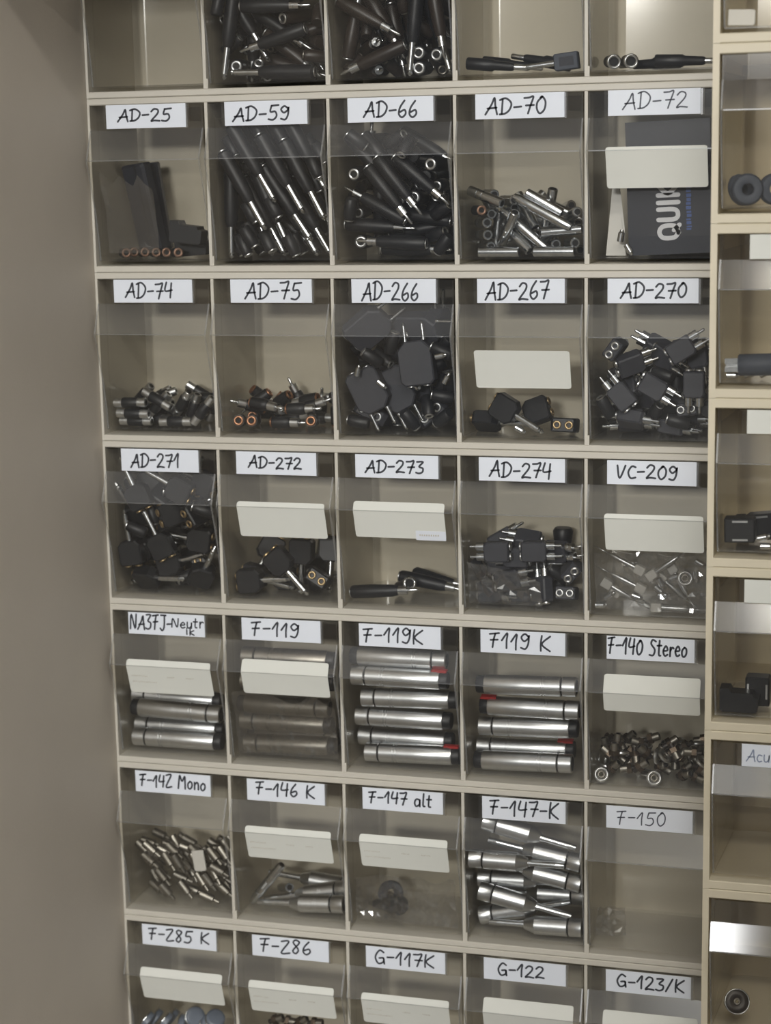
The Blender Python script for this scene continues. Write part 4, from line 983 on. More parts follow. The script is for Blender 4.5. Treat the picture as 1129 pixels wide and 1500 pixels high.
('short_adapter','short_adapter',0,1,'short black adapter end with a silver ring in the AD-59 bin','adapter',[(59.3,15.0,-99.0,860,67,505,-26),(52.8,71.0,-74.1,809,291,485,-163),(53.0,34.0,-40.5,850,-99,518,-21),(51.2,18.0,-130.8,859,115,479,-137),(16.7,22.0,-41.2,839,219,463,-183),(105.7,1.0,-62.4,800,270,510,-166),(30.5,49.0,-73.6,808,275,494,-166),(34.1,15.0,-126.1,861,133,491,-32),(50.8,44.0,-128.3,856,183,451,-176),(16.6,32.0,-134.4,829,174,526,-71),(40.9,54.0,-131.9,851,119,506,-77),(17.6,43.0,-123.3,850,-72,522,-29),(87.6,27.0,-45.7,789,315,514,-119),(35.3,18.0,-103.1,867,28,497,13),(27.1,67.0,-105.7,838,8,545,-2),(43.5,60.0,-82.4,815,-254,502,140),(76.0,16.0,-134.4,821,182,536,-74),(26.3,21.0,-134.4,853,-24,521,-32),(32.3,70.0,-79.0,853,-6,519,-52),(90.5,38.0,-41.2,856,-97,492,126),(66.5,36.0,-130.8,852,-152,491,99),(104.2,19.0,-98.5,847,-159,490,128),(32.5,27.0,-121.7,847,-96,504,138),(47.5,44.0,-44.8,792,-280,533,101),(53.5,61.0,-134.3,861,-78,498,61),(88.0,74.0,-95.3,792,-274,526,142),(17.5,45.0,-46.6,845,-60,530,18),(28.4,54.0,-134.3,861,162,469,-109),(99.6,22.0,-74.6,840,22,540,46),(44.2,70.0,-134.3,872,-101,473,72),(19.3,73.0,-114.2,847,-77,523,53),(58.9,72.0,-134.3,837,-251,472,120),(39.1,22.0,-49.3,855,102,508,15),(36.7,69.0,-47.2,864,175,456,-124),(88.7,68.0,-117.6,840,-237,473,117),(72.3,48.0,-134.3,847,138,512,-22),(103.9,24.0,-49.6,865,22,498,-53),(65.2,40.0,-62.4,844,255,461,-102),(93.1,51.0,-47.4,864,-103,476,127)]),
('barrel_adapter','plug_adapter',0,2,'black barrel adapter in the AD-66 bin, silver tip lowest of the slanting pair','adapter',[(50.9,11.0,-83.9,901,0,433,0)]),
('barrel_adapter','plug_adapter',0,2,'black barrel adapter in the AD-66 bin, silver tip upper of the slanting pair','adapter',[(60.7,9.0,-75.4,901,0,433,0)]),
('barrel_adapter','plug_adapter',0,2,'black barrel adapter in the AD-66 bin, tip toward the far upper side','adapter',[(42.8,20.0,-99.2,-246,0,969,0)]),
('barrel_adapter','plug_adapter',0,2,'black barrel adapter in the AD-66 bin, lying with tip toward the far side','adapter',[(59.7,17.0,-132.0,-26,0,1000,0)]),
('barrel_adapter','plug_adapter',0,2,'black barrel adapter in the AD-66 bin, lying on the floor, tip to the rail','adapter',[(68.9,29.0,-138.7,1000,0,12,0)]),
('barrel_adapter','plug_adapter',0,2,'black barrel adapter in the AD-66 bin, slanting, tip at the rail','adapter',[(82.1,7.0,-71.6,937,0,348,0)]),
('barrel_adapter','plug_adapter',0,2,'black barrel adapter with silver tip in the AD-66 bin','adapter',[(34.6,26.0,-116.8,999,0,37,0),(16.7,57.0,-103.0,-374,585,631,-347),(24.2,29.0,-67.4,656,-297,-316,617),(75.2,43.0,-91.4,494,483,516,506),(59.9,48.0,-94.0,501,492,508,499),(88.1,60.0,-73.2,842,-118,-204,486),(18.0,73.0,-57.0,734,0,-679,0),(29.5,24.0,-53.2,909,0,417,0),(41.5,34.0,-53.5,909,0,417,0),(58.1,49.0,-53.9,-88,-87,992,8),(80.1,32.0,-108.7,-89,0,996,0),(72.8,42.0,-121.1,997,0,-74,0),(62.3,55.0,-118.0,-164,0,986,0),(101.8,21.0,-61.2,749,22,25,662),(26.8,63.0,-37.4,864,-30,-53,499),(56.5,43.0,-39.7,906,-5,11,-423),(74.9,66.0,-43.2,965,0,263,0),(50.4,72.0,-129.7,1000,0,12,0),(76.3,92.0,-96.8,164,0,986,0),(37.8,81.0,-119.4,1000,0,12,0),(98.4,54.0,-117.2,696,-52,-677,-233),(42.6,73.0,-68.0,-231,270,909,216),(36.2,42.0,-106.0,673,-98,701,217)]),
('barrel_adapter','plug_adapter',0,2,'black barrel adapter in the AD-66 bin, round silver socket facing out, low','adapter',[(18.8,51.0,-132.5,122,654,739,108)]),
('short_adapter','short_adapter',0,2,'short black adapter end with a silver ring in the AD-66 bin','adapter',[(73.9,0.0,-45.3,557,-202,753,-286),(99.6,24.0,-80.1,115,-660,738,-80),(102.3,18.0,-102.7,944,118,-277,-134),(88.5,26.0,-72.0,556,456,455,525),(66.5,25.0,-59.6,860,-29,182,476),(14.6,28.0,-92.2,-409,486,766,-97),(48.1,66.0,-52.1,775,-124,281,-552),(62.2,12.0,-37.2,924,-220,-153,-271),(103.1,17.0,-134.5,417,124,900,0),(89.0,58.0,-88.3,528,-475,606,-357),(49.6,46.0,-75.0,-106,-97,974,178),(62.2,48.0,-138.6,-146,479,856,-127),(29.7,63.0,-114.0,759,41,-465,454),(67.6,67.0,-64.3,852,100,-116,-500),(81.8,60.0,-103.3,824,-210,-513,117),(16.3,10.0,-101.4,605,207,763,-96),(25.3,8.0,-38.0,874,337,350,12),(33.5,57.0,-81.3,789,383,-359,-319),(95.6,26.0,-124.8,957,163,-167,-175),(68.2,71.0,-108.0,644,-351,-615,289),(48.4,48.0,-100.1,800,4,172,-575),(44.9,48.0,-138.0,432,487,664,367),(13.7,49.0,-86.6,609,-311,667,-297),(76.9,19.0,-51.2,-492,452,613,-421),(35.9,68.0,-92.1,127,317,882,325),(68.9,73.0,-77.9,899,-89,-237,-357)]),
('jack_adapter','jack_adapter',-1,1,'jack adapter in the dark bin above AD-59, upright silver jack','adapter',[(20.7,14.0,-100.5,648,0,762,0)]),
('jack_adapter','jack_adapter',-1,1,'jack adapter in the dark bin above AD-59, lying, jack toward the far side','adapter',[(62.1,18.0,-138.0,-12,0,1000,0)]),
('barrel_adapter','plug_adapter',-1,1,'jack adapter in the dark bin above AD-59, upper round end facing out','adapter',[(19.8,49.0,-130.0,-129,642,748,-111)]),
('barrel_adapter','plug_adapter',-1,1,'black barrel adapter with silver tip in the dark bin above AD-59','adapter',[(69.1,14.0,-107.5,140,0,990,0),(65.0,27.0,-96.2,954,0,300,0),(63.8,6.0,-78.9,1000,0,12,0),(24.6,59.0,-76.6,821,179,384,383),(23.4,92.0,-97.4,784,0,-620,0),(35.3,42.0,-105.9,658,-115,726,164),(68.4,38.0,-79.5,300,169,933,102),(31.0,40.0,-39.3,861,-202,-315,-344)]),
('brown_adapter','plug_adapter',-1,1,'jack adapter in the dark bin above AD-59, lit tip slanting down','adapter',[(72.3,33.0,-117.7,943,0,333,0)]),
('brown_adapter','plug_adapter',-1,1,'dark brown barrel adapter with silver tip in the dark bin above AD-59','adapter',[(68.6,43.0,-131.2,991,0,137,0),(71.9,56.0,-137.4,999,0,50,0),(88.4,34.0,-86.5,857,-70,-122,495),(86.2,60.0,-97.1,864,-31,-54,499),(77.4,60.0,-108.3,940,0,342,0),(60.8,88.0,-78.1,968,0,251,0),(48.1,67.0,-117.7,943,0,333,0),(77.3,77.0,-109.5,868,0,496,0)]),
('jack_adapter','jack_adapter',-1,1,'black barrel with long silver jack in the dark bin above AD-59','adapter',[(32.7,28.0,-89.6,866,0,501,0),(22.6,78.0,-102.2,760,0,650,0),(45.0,67.0,-72.5,943,0,333,0),(51.4,91.0,-138.8,1000,0,12,0)]),
('short_adapter','short_adapter',-1,1,'short black adapter end with a silver ring in the dark bin above AD-59','adapter',[(19.6,50.0,-89.3,104,221,948,203),(15.9,31.0,-86.4,145,-493,854,-76),(57.2,3.0,-49.3,943,77,-258,-194),(42.3,29.0,-133.9,835,119,-351,-407),(54.7,21.0,-44.0,574,-295,742,-179),(14.7,3.0,-51.2,-86,545,810,-199),(22.1,55.0,-111.2,826,-207,367,-375),(38.1,20.0,-40.5,-196,-292,878,325),(18.6,27.0,-110.9,926,176,-333,29),(39.2,70.0,-136.3,591,-465,590,-295),(44.4,6.0,-43.1,908,189,-347,-140),(32.3,1.0,-53.9,866,-160,28,-473),(32.1,32.0,-52.8,378,489,768,167),(42.8,35.0,-70.8,521,489,-471,-518),(35.3,58.0,-36.8,932,-166,-239,214),(18.8,40.0,-104.5,311,149,894,287),(13.2,7.0,-74.8,752,-118,-649,-8)]),
('short_brown_adapter','short_adapter',-1,1,'short brown adapter end with a metal ring in the dark bin above AD-59','adapter',[(101.8,18.0,-124.8,-50,-159,984,-63),(103.9,0.0,-64.2,925,120,337,125),(107.0,6.0,-51.7,641,34,-701,-311),(82.3,47.0,-120.8,998,52,-2,-36),(73.3,5.0,-42.5,662,-247,-448,547),(101.9,28.0,-99.1,976,-7,-147,162),(61.2,50.0,-70.9,867,-246,23,-433),(95.0,37.0,-61.8,857,37,33,-513),(55.4,48.0,-111.2,253,-489,833,-44),(47.6,71.0,-95.6,-103,-6,969,226),(80.9,56.0,-82.7,813,23,146,-563),(103.4,17.0,-43.5,459,196,816,292),(108.1,15.0,-87.4,522,-429,-737,-4),(70.6,22.0,-48.0,-259,320,883,-226),(56.7,39.0,-40.9,-422,345,837,57),(54.2,42.0,-54.7,932,211,34,292),(65.0,70.0,-66.5,917,92,11,389),(83.2,4.0,-63.1,948,-136,95,-272),(101.6,47.0,-95.6,744,-136,283,-590),(98.3,35.0,-109.5,-28,421,877,231),(102.7,35.0,-45.0,882,-25,-468,47),(69.3,36.0,-60.8,-54,-274,937,-213),(77.4,34.0,-49.6,767,-321,390,-396),(81.2,56.0,-61.7,761,-401,-446,248),(68.2,18.0,-71.9,876,-126,454,107),(97.5,52.0,-50.7,855,21,-61,-515),(80.1,69.0,-51.0,847,-94,-333,-403),(61.3,57.0,-48.9,813,40,-369,-449)]),
('jack_adapter','jack_adapter',-1,2,'plug adapter in the brown bin above AD-66, bright silver jack pointing down','adapter',[(79.4,14.0,-102.1,667,0,745,0)]),
('jack_adapter','jack_adapter',-1,2,'plug adapter in the brown bin above AD-66, narrow silver jack by the rail','adapter',[(98.8,26.0,-103.0,798,0,602,0)]),
('barrel_adapter','plug_adapter',-1,2,'plug adapter in the brown bin above AD-66, upper dark round end','adapter',[(80.2,45.0,-123.9,-210,645,709,-191)]),
('barrel_adapter','plug_adapter',-1,2,'plug adapter in the brown bin above AD-66, lower dark round end','adapter',[(81.0,43.0,-137.9,-196,650,712,-179)]),
('barrel_adapter','plug_adapter',-1,2,'black barrel adapter with silver tip in the brown bin above AD-66','adapter',[(97.1,54.0,-125.6,545,-454,-479,517)]),
('brown_adapter','plug_adapter',-1,2,'plug adapter in the brown bin above AD-66, tip low, lying toward the far side','adapter',[(44.3,17.0,-127.7,184,0,983,0)]),
('brown_adapter','plug_adapter',-1,2,'dark brown barrel adapter with silver tip in the brown bin above AD-66','adapter',[(28.9,47.0,-138.9,866,-6,11,-500),(28.2,43.0,-118.3,857,70,-122,-495),(28.0,71.0,-122.2,827,162,-446,-301),(38.2,80.0,-110.9,998,0,-62,0),(26.8,93.0,-96.4,825,0,565,0),(46.3,28.0,-94.8,869,0,495,0),(55.7,41.0,-106.0,770,0,638,0),(70.3,91.0,-93.6,734,0,679,0),(27.0,53.0,-82.9,836,-130,483,-224),(39.1,70.0,-82.2,1000,0,12,0),(32.9,11.0,-89.8,966,0,258,0),(62.7,57.0,-87.2,762,0,648,0),(101.5,13.0,-91.9,765,0,645,0),(18.8,24.0,-100.9,780,0,-626,0),(81.3,70.0,-95.8,-60,158,954,249),(74.3,34.0,-65.2,0,-200,980,-1),(22.5,9.0,-44.5,840,-59,-522,137),(83.2,50.0,-87.2,867,-260,360,226),(77.2,9.0,-47.5,965,-29,-131,225),(56.7,32.0,-51.8,123,119,952,253),(48.3,7.0,-41.0,773,-261,-561,-140),(51.3,21.0,-39.5,696,-237,672,85)]),
('short_brown_adapter','short_adapter',-1,2,'short brown adapter end with a metal ring in the brown bin above AD-66','adapter',[(72.7,44.0,-39.0,642,-225,-645,348),(66.5,6.0,-69.2,377,-132,916,-36),(16.2,33.0,-132.2,839,83,-362,398),(76.9,64.0,-34.7,716,339,-328,-514),(13.0,18.0,-43.1,743,-127,-654,-64),(83.3,31.0,-102.4,-310,-185,930,74),(19.0,36.0,-73.7,962,-232,-135,-54),(53.9,59.0,-118.0,707,203,541,408),(19.2,53.0,-56.2,254,-151,887,-354),(48.8,63.0,-95.6,-98,-489,842,207),(29.2,67.0,-44.4,811,-127,-555,-137),(65.5,68.0,-119.7,686,-170,-703,-80),(59.1,71.0,-65.0,597,31,-787,-152),(70.1,52.0,-55.0,669,-417,554,-265),(88.8,49.0,-55.4,628,466,587,211),(16.2,33.0,-45.1,803,-91,400,-432),(50.2,43.0,-135.1,-284,-421,861,-39),(47.2,58.0,-76.1,635,-184,-686,304),(101.6,42.0,-84.0,-360,-337,831,256),(47.2,49.0,-43.8,885,51,27,461),(50.2,62.0,-52.5,458,-417,756,-213),(92.4,66.0,-136.8,793,-51,199,-574),(15.0,40.0,-90.6,645,-395,644,-113),(40.5,42.0,-72.3,858,-91,-506,0),(91.3,63.0,-78.1,176,-381,873,-248),(78.3,43.0,-101.5,680,274,-678,-54),(17.9,53.0,-95.6,822,-22,299,-484),(17.9,51.0,-36.9,732,280,-481,-394),(40.5,55.0,-133.2,486,197,784,331),(34.2,22.0,-52.7,856,109,44,-503),(82.5,67.0,-57.5,935,343,-55,-78),(103.2,3.0,-44.4,-19,147,944,-296),(108.1,12.0,-52.3,700,-193,-688,-13),(67.7,20.0,-79.7,750,43,632,189),(31.1,29.0,-98.8,680,-158,-705,125),(32.1,53.0,-63.8,76,-467,881,13),(17.3,66.0,-101.7,804,-112,-429,397),(15.7,70.0,-39.9,684,-237,689,-41)]),
('dark_rod','rod_plug',-1,3,'black rod plug lying at the far end above AD-70','plug',[(30.0,16.0,-138.6,999,0,52,0)]),
('box_plug','box_plug',-1,3,'square grey plug with silver jack above AD-70','plug',[(98.5,23.0,-137.2,54,0,999,0)]),
('dark_rod','rod_plug',-1,3,'thin dark rod behind the black rod plug above AD-70','plug',[(41.5,30.0,-137.7,998,0,65,0)]),
('dark_rod','rod_plug',-1,3,'dark rod behind the square grey plug','plug',[(78.5,35.0,-136.4,-93,0,996,0)]),
('silver_socket','silver_socket',-1,4,'first silver ringed socket above AD-72','connector',[(19.3,24.0,-138.7,801,-57,77,-591)]),
('silver_socket','silver_socket',-1,4,'second silver ringed socket above AD-72, next to the rod','connector',[(34.6,24.0,-138.7,798,-55,74,-595)]),
('dark_rod','rod_plug',-1,4,'thin dark rod lying above AD-72','plug',[(55.2,49.0,-140.3,14,0,1000,0)]),
('dark_rod','rod_plug',-1,4,'thick dark rod at the rail above AD-72','plug',[(80.5,16.0,-140.3,1000,0,14,0)]),
('rca_coupler','phono_coupler',1,0,'black coupler with silver ends in the AD-74 bin, topmost level one','connector',[(24.4,14.0,-121.7,1000,0,-12,0)]),
('rca_coupler','phono_coupler',1,0,'black coupler with silver ends in the AD-74 bin, level, second from the top','connector',[(26.5,15.0,-132.6,1000,0,12,0)]),
('rca_coupler','phono_coupler',1,0,'black coupler with silver ends in the AD-74 bin, level, on the floor','connector',[(26.4,22.0,-140.7,1000,0,0,0)]),
('rca_coupler','phono_coupler',1,0,'black coupler with silver ends in the AD-74 bin, slanting up, highest','connector',[(46.2,31.0,-125.9,927,0,-375,0)]),
('rca_coupler','phono_coupler',1,0,'black coupler with silver ends in the AD-74 bin, slanting up at the rail','connector',[(99.8,16.0,-128.5,907,0,-421,0)]),
('rca_coupler','phono_coupler',1,0,'black coupler with silver sleeves at both ends in the AD-74 bin','connector',[(40.7,39.0,-140.4,996,1,-11,-87),(84.3,29.0,-128.9,833,48,-546,-73),(66.4,46.0,-134.6,978,-20,115,-172),(47.7,63.0,-135.5,946,-52,193,-254),(45.2,46.0,-129.8,868,82,-465,-153),(82.0,52.0,-136.7,926,58,-160,-337),(27.5,49.0,-130.4,918,0,-398,0),(68.0,65.0,-132.2,932,56,-318,-164),(24.1,68.0,-138.9,903,37,-80,-421),(27.3,84.0,-132.5,981,15,-87,-173),(54.4,80.0,-140.7,1000,0,0,0),(27.1,97.0,-140.4,1000,0,-11,0),(36.3,64.3,-121.0,178,-7,900,-398),(103.6,69.2,-129.0,603,454,538,-375),(23.6,32.8,-128.0,248,75,961,91),(96.3,38.5,-119.0,423,905,28,8),(28.0,75.0,-123.0,219,137,760,-596),(23.2,46.5,-119.0,235,-288,314,874),(72.7,75.2,-132.0,625,763,54,-157),(94.1,59.9,-129.0,710,419,-518,227),(76.0,23.3,-122.0,521,-724,-59,-449),(50.3,20.2,-119.0,-237,76,964,89),(74.1,78.0,-119.0,-261,157,614,728)]),
('rca_coupler','phono_coupler',1,0,'black coupler with silver ends in the AD-74 bin, on the floor in the middle','connector',[(69.5,20.0,-140.4,1000,0,-12,0)]),
('ring_adapter','phono_adapter',1,1,'black adapter in the AD-75 bin, copper ring at the floor corner','adapter',[(15.9,23.0,-138.6,246,590,744,196)]),
('ring_adapter','phono_adapter',1,1,'black adapter in the AD-75 bin, second copper ring along the floor','adapter',[(17.9,57.0,-138.6,252,590,740,201)]),
('ring_adapter','phono_adapter',1,1,'black adapter in the AD-75 bin, third copper ring along the floor','adapter',[(29.8,23.0,-138.6,299,586,711,246)]),
('ring_adapter','phono_adapter',1,1,'black adapter in the AD-75 bin, single copper ring near the rail','adapter',[(90.1,23.0,-137.6,286,590,717,235)]),
('ring_adapter','phono_adapter',1,1,'black adapter in the AD-75 bin, level, silver plug inward','adapter',[(22.1,88.0,-139.5,1000,0,-11,0)]),
('ring_adapter','phono_adapter',1,1,'black adapter in the AD-75 bin, topmost','adapter',[(39.9,17.0,-121.5,994,-6,72,-87)]),
('ring_adapter','phono_adapter',1,1,'black adapter with a copper ringed socket in the AD-75 bin','adapter',[(58.7,25.0,-139.8,1000,0,0,0),(61.0,50.0,-138.4,998,0,-59,0),(83.6,60.0,-139.5,1000,0,-12,0),(83.0,71.0,-132.1,762,110,-624,-134),(47.0,67.0,-136.5,951,45,-169,-255),(76.6,19.0,-125.6,1000,0,-12,0),(27.6,29.0,-125.0,-155,-255,953,41),(47.0,40.0,-128.8,906,0,0,-423),(84.3,31.0,-124.8,985,0,-171,0),(28.9,45.3,-120.0,-133,-283,-168,935),(44.8,63.1,-123.0,276,-78,740,608),(21.2,69.8,-120.0,839,-358,241,332),(97.8,78.1,-122.0,-58,-34,963,262),(45.5,77.4,-127.0,824,-435,258,257),(78.8,43.3,-120.0,92,-97,152,979),(60.0,74.9,-123.0,513,145,-841,98),(106.2,48.7,-134.0,695,-131,-689,-154)]),
('contact_pin','contact_pin',2,4,'silver contact pin in the VC-209 bin, white block low, slanting','pin',[(48.0,18.0,-123.4,-218,0,976,0)]),
('contact_pin','contact_pin',2,4,'silver contact pin in the VC-209 bin, level, near the floor','pin',[(62.6,20.0,-141.1,1000,0,13,0)]),
('contact_pin','contact_pin',2,4,'silver contact pin in the VC-209 bin, highest, slanting','pin',[(47.4,15.0,-105.2,-230,0,973,0)]),
('contact_pin','contact_pin',2,4,'silver pin with white block in the VC-209 bin','pin',[(75.8,32.0,-106.3,868,-43,489,-76),(15.9,23.0,-121.3,966,0,258,0),(65.5,30.0,-115.2,941,0,339,0),(58.7,16.0,-109.8,949,0,-314,0),(22.5,29.0,-130.6,989,0,148,0)]),
('ring_nut','ring_nut',2,4,'round ring nut in film in the VC-209 bin','nut',[(89.7,14.0,-111.4,738,236,-319,-546)]),
('small_stub','metal_stub',2,4,'tiny silver stub in the VC-209 bin','pin',[(57.6,24.0,-108.9,960,0,-280,0),(67.4,15.0,-116.9,866,0,501,0),(79.7,18.0,-111.6,980,0,-201,0),(100.5,13.0,-108.5,743,0,669,0),(65.0,17.0,-124.0,944,0,329,0),(44.8,17.0,-131.4,987,0,160,0),(10.6,18.0,-141.1,1000,0,-26,0),(19.0,17.0,-131.5,960,0,-280,0),(103.5,11.0,-96.1,967,0,253,0),(68.7,22.0,-129.8,1000,0,-26,0),(38.8,20.0,-100.6,995,0,-104,0)]),
('ring_nut','ring_nut',3,4,'largest bright ring nut in the F-140 bin','nut',[(62.7,14.0,-140.7,774,214,-339,-489)]),
('ring_nut','ring_nut',3,4,'dull ring nut in the corner of the F-140 bin','nut',[(12.5,14.0,-140.7,772,217,-342,-490)]),
('metal_socket','metal_socket',3,4,'metal socket in the F-140 bin, slanting bare barrel','connector',[(48.7,14.0,-130.8,946,0,-326,0)]),
('metal_socket','metal_socket',3,4,'metal socket in the F-140 bin, brightest, at the top','connector',[(43.1,24.0,-122.0,765,-158,590,-205)]),
('metal_socket','metal_socket',3,4,'small dull metal socket in the F-140 bin','connector',[(21.6,19.0,-134.9,927,32,-365,-81),(25.2,12.0,-117.4,707,0,-707,0),(89.2,18.0,-137.2,945,54,-201,-253),(89.9,29.0,-135.4,930,0,-367,0),(101.0,22.0,-139.0,972,-28,158,-171),(67.7,18.0,-130.2,899,99,-272,-327),(80.1,32.9,-127.0,-422,-569,-292,642),(19.2,21.5,-122.0,-311,58,945,87),(36.2,36.3,-140.0,33,-60,925,373),(94.9,53.1,-138.0,-150,534,391,734),(85.5,48.4,-121.0,369,865,300,-159),(90.2,36.0,-114.0,-145,-307,-548,765),(36.6,52.8,-137.0,316,2,902,-294),(26.5,55.2,-129.0,712,278,644,35),(24.9,36.2,-128.0,936,157,274,-156),(46.7,32.1,-113.0,-176,57,591,785),(48.5,59.1,-133.0,0,999,42,8),(104.5,16.0,-129.0,909,-309,244,138),(54.0,18.4,-118.0,-258,-324,780,-469),(76.4,59.0,-136.0,405,662,91,-624),(66.5,41.6,-138.0,-72,967,-35,-241),(102.0,59.0,-131.0,459,859,-91,-208),(15.9,47.0,-127.0,619,-713,-246,-221),(31.4,53.7,-116.0,193,909,-147,340),(37.3,40.5,-124.0,-437,759,410,256),(25.0,38.1,-114.0,493,714,223,-444),(64.1,43.9,-125.0,333,740,-413,414),(73.6,37.2,-113.0,914,-264,-308,8),(100.1,50.0,-125.0,517,-622,-361,-465),(15.1,55.5,-118.0,531,725,402,-174),(25.4,27.4,-113.0,745,-21,-667,7),(84.9,25.3,-122.0,699,556,-280,352),(80.2,19.1,-114.0,-38,866,-235,-440),(106.3,28.3,-128.0,-1,267,262,927),(53.9,48.5,-113.0,983,-36,-180,21),(99.5,14.2,-113.0,-87,-49,806,583),(71.7,55.6,-123.0,-404,50,694,594),(13.6,35.7,-120.0,-495,-339,695,-397),(103.4,57.8,-114.0,-49,-87,-143,985)]),
('ring_nut','ring_nut',3,4,'round metal ring nut in the F-140 bin','nut',[(30.5,20.8,-120.0,497,495,-359,615),(52.6,37.8,-144.0,-4,708,-26,705),(12.4,41.8,-142.0,755,129,-537,353),(47.4,52.8,-127.0,-19,689,-60,722),(64.7,15.6,-120.0,28,-78,-678,730),(11.0,57.9,-140.0,541,833,-26,-110),(80.1,48.2,-113.0,-440,617,-435,-486),(108.7,38.3,-141.0,845,-427,-314,67),(72.1,14.3,-119.0,769,-509,-272,-274),(98.7,44.1,-113.0,596,313,-581,458),(49.2,53.0,-120.0,747,-476,-264,-382),(107.6,15.4,-122.0,741,-497,-248,-379),(96.4,24.9,-117.0,136,-18,-262,955)]),
('bag_clip','pale_plate',4,0,'plate painted white as if brightly lit, on top of the F-142 heap','tag',[(82.3,5.0,-94.5,754,0,656,0)]),  # white colour stands for strong light on this plate
('metal_plug','metal_plug',4,0,'stubby grey metal plug in the F-142 bin','connector',[(84.9,17.4,-138.0,773,-592,129,189),(60.1,37.9,-140.0,693,703,143,-72),(88.0,45.2,-137.0,927,-232,294,14),(78.0,19.7,-121.0,-151,884,-177,-406),(56.6,25.8,-134.0,783,-440,390,202),(25.3,9.6,-100.0,-39,955,-111,-272),(87.0,15.3,-119.0,874,-147,446,125),(39.9,16.0,-134.0,-308,843,-84,-432),(61.5,53.1,-133.0,-331,810,-93,-474),(100.5,37.6,-134.0,885,118,430,-134),(98.9,53.1,-137.0,496,836,179,-152),(57.5,44.6,-122.0,667,-559,451,199),(102.7,18.5,-128.0,723,592,290,-205),(80.1,52.9,-122.0,914,82,396,26),(50.2,34.5,-126.0,605,-776,115,135),(87.6,55.1,-117.0,723,540,299,-309),(22.9,31.1,-138.0,875,-396,276,-38),(94.1,15.9,-111.0,776,413,338,-337),(57.8,56.4,-118.0,889,-343,299,-46),(16.4,46.5,-134.0,458,764,55,-452),(49.9,34.0,-111.0,678,541,434,-243),(17.7,57.2,-130.0,-89,934,6,-346),(15.5,18.6,-91.0,945,-31,316,-73),(95.3,58.0,-112.0,-109,931,-206,-282),(32.9,24.7,-123.0,425,829,26,-362),(16.7,48.3,-120.0,114,887,187,-406),(16.9,42.1,-109.0,546,-825,28,144),(17.4,48.8,-103.0,891,415,182,-39),(44.5,36.7,-90.0,731,-476,456,177),(21.3,39.9,-100.0,912,-284,219,200),(71.9,20.8,-101.0,738,482,363,-303),(74.2,17.2,-90.0,611,730,102,-291),(25.7,13.5,-89.0,682,651,242,-228),(93.7,52.0,-104.0,334,918,191,-96),(57.2,27.9,-109.0,829,412,375,-49),(93.2,33.9,-120.0,229,931,108,-263),(64.3,40.8,-116.0,673,671,257,-176),(84.5,23.9,-94.0,840,-252,456,152),(100.3,9.1,-104.0,598,745,245,-163),(45.5,12.0,-100.0,270,865,-22,-423),(30.7,52.4,-100.0,734,-626,79,251),(18.1,58.4,-118.0,913,-354,182,88),(63.6,30.7,-103.0,550,-762,284,191),(61.0,27.3,-91.0,976,99,187,58),(51.0,49.5,-106.0,9,942,-59,-330),(85.0,38.4,-102.0,590,-655,362,302),(36.7,24.9,-95.0,-349,912,-27,-214),(84.8,59.4,-99.0,387,887,228,-104),(84.0,46.7,-93.0,861,-424,273,58),(100.7,22.4,-101.0,407,891,36,-201),(99.5,36.7,-102.0,540,-815,-70,199),(96.6,26.3,-90.0,236,935,217,-152),(64.9,59.8,-113.0,613,-673,236,339),(65.6,43.2,-105.0,881,104,423,-184),(18.1,58.9,-91.0,726,-668,159,33),(91.0,56.7,-92.0,34,944,181,-274),(56.3,11.0,-100.0,561,-659,280,415),(95.3,12.5,-90.0,564,-733,311,218),(16.3,32.0,-90.0,972,182,145,28),(46.5,55.0,-93.0,926,91,364,53),(56.6,46.2,-91.0,86,973,-39,-212),(101.1,52.8,-91.0,-486,754,-286,-337),(100.4,38.8,-91.0,905,-70,405,-106),(48.7,19.2,-91.0,-388,865,-213,-235),(104.7,16.7,-89.0,-14,896,-55,-440)]),
('black_cone','cone_plug',4,2,'black part at the floor corner of the F-147-alt bin','plug',[(34.6,33.0,-134.9,957,35,-131,-256)]),
('rubber_ring','rubber_ring',4,2,'dark ring inside the film bag, F-147-alt bin','ring',[(29.9,55.0,-131.9,885,91,-195,-413)]),
('metal_socket','metal_socket',4,2,'small metal socket in front of the dark ring, F-147-alt bin','connector',[(25.2,67.0,-140.3,847,105,-183,-489)]),
('metal_disc','metal_disc',5,0,'grey blue metal disc in the F-285 bin, round face outward','disc',[(68.5,12.0,-104.2,848,148,-312,-402)]),
('metal_disc','metal_disc',5,0,'grey blue metal disc in the F-285 bin','disc',[(90.5,13.0,-104.5,835,130,-485,-224),(13.3,15.0,-116.4,950,0,312,0),(16.2,30.0,-119.5,949,0,314,0),(34.2,15.0,-115.2,950,0,312,0),(34.9,30.0,-117.4,949,0,314,0),(83.0,14.0,-111.5,939,52,-296,-166),(55.0,15.0,-115.1,999,0,-54,0)]),
('metal_socket','metal_socket',5,1,'small dull metal socket in the F-286 bin','connector',[(37.9,8.0,-95.8,976,0,-216,0),(48.7,15.0,-98.9,999,0,34,0),(64.5,8.0,-95.5,955,0,-298,0),(78.2,13.0,-96.9,998,0,-57,0)]),
('rubber_ring','rubber_ring',0,5,'dark rubber ring, whole, in the side stack','ring',[(22.3,16.0,-109.4,790,55,-72,-606)]),
('rubber_ring','rubber_ring',0,5,'dark rubber ring cut by the picture edge, side stack','ring',[(43.6,28.0,-109.6,814,14,-20,-580)]),
('rubber_ring','rubber_ring',0,5,'dark rubber ring behind the whole one, side stack','ring',[(15.5,30.0,-109.8,952,44,-164,-255)]),
('pronged_plug','pronged_plug',1,5,'charcoal plug with silver prongs in the side stack','plug',[(32.0,19.0,-110.1,1000,0,-15,0)]),
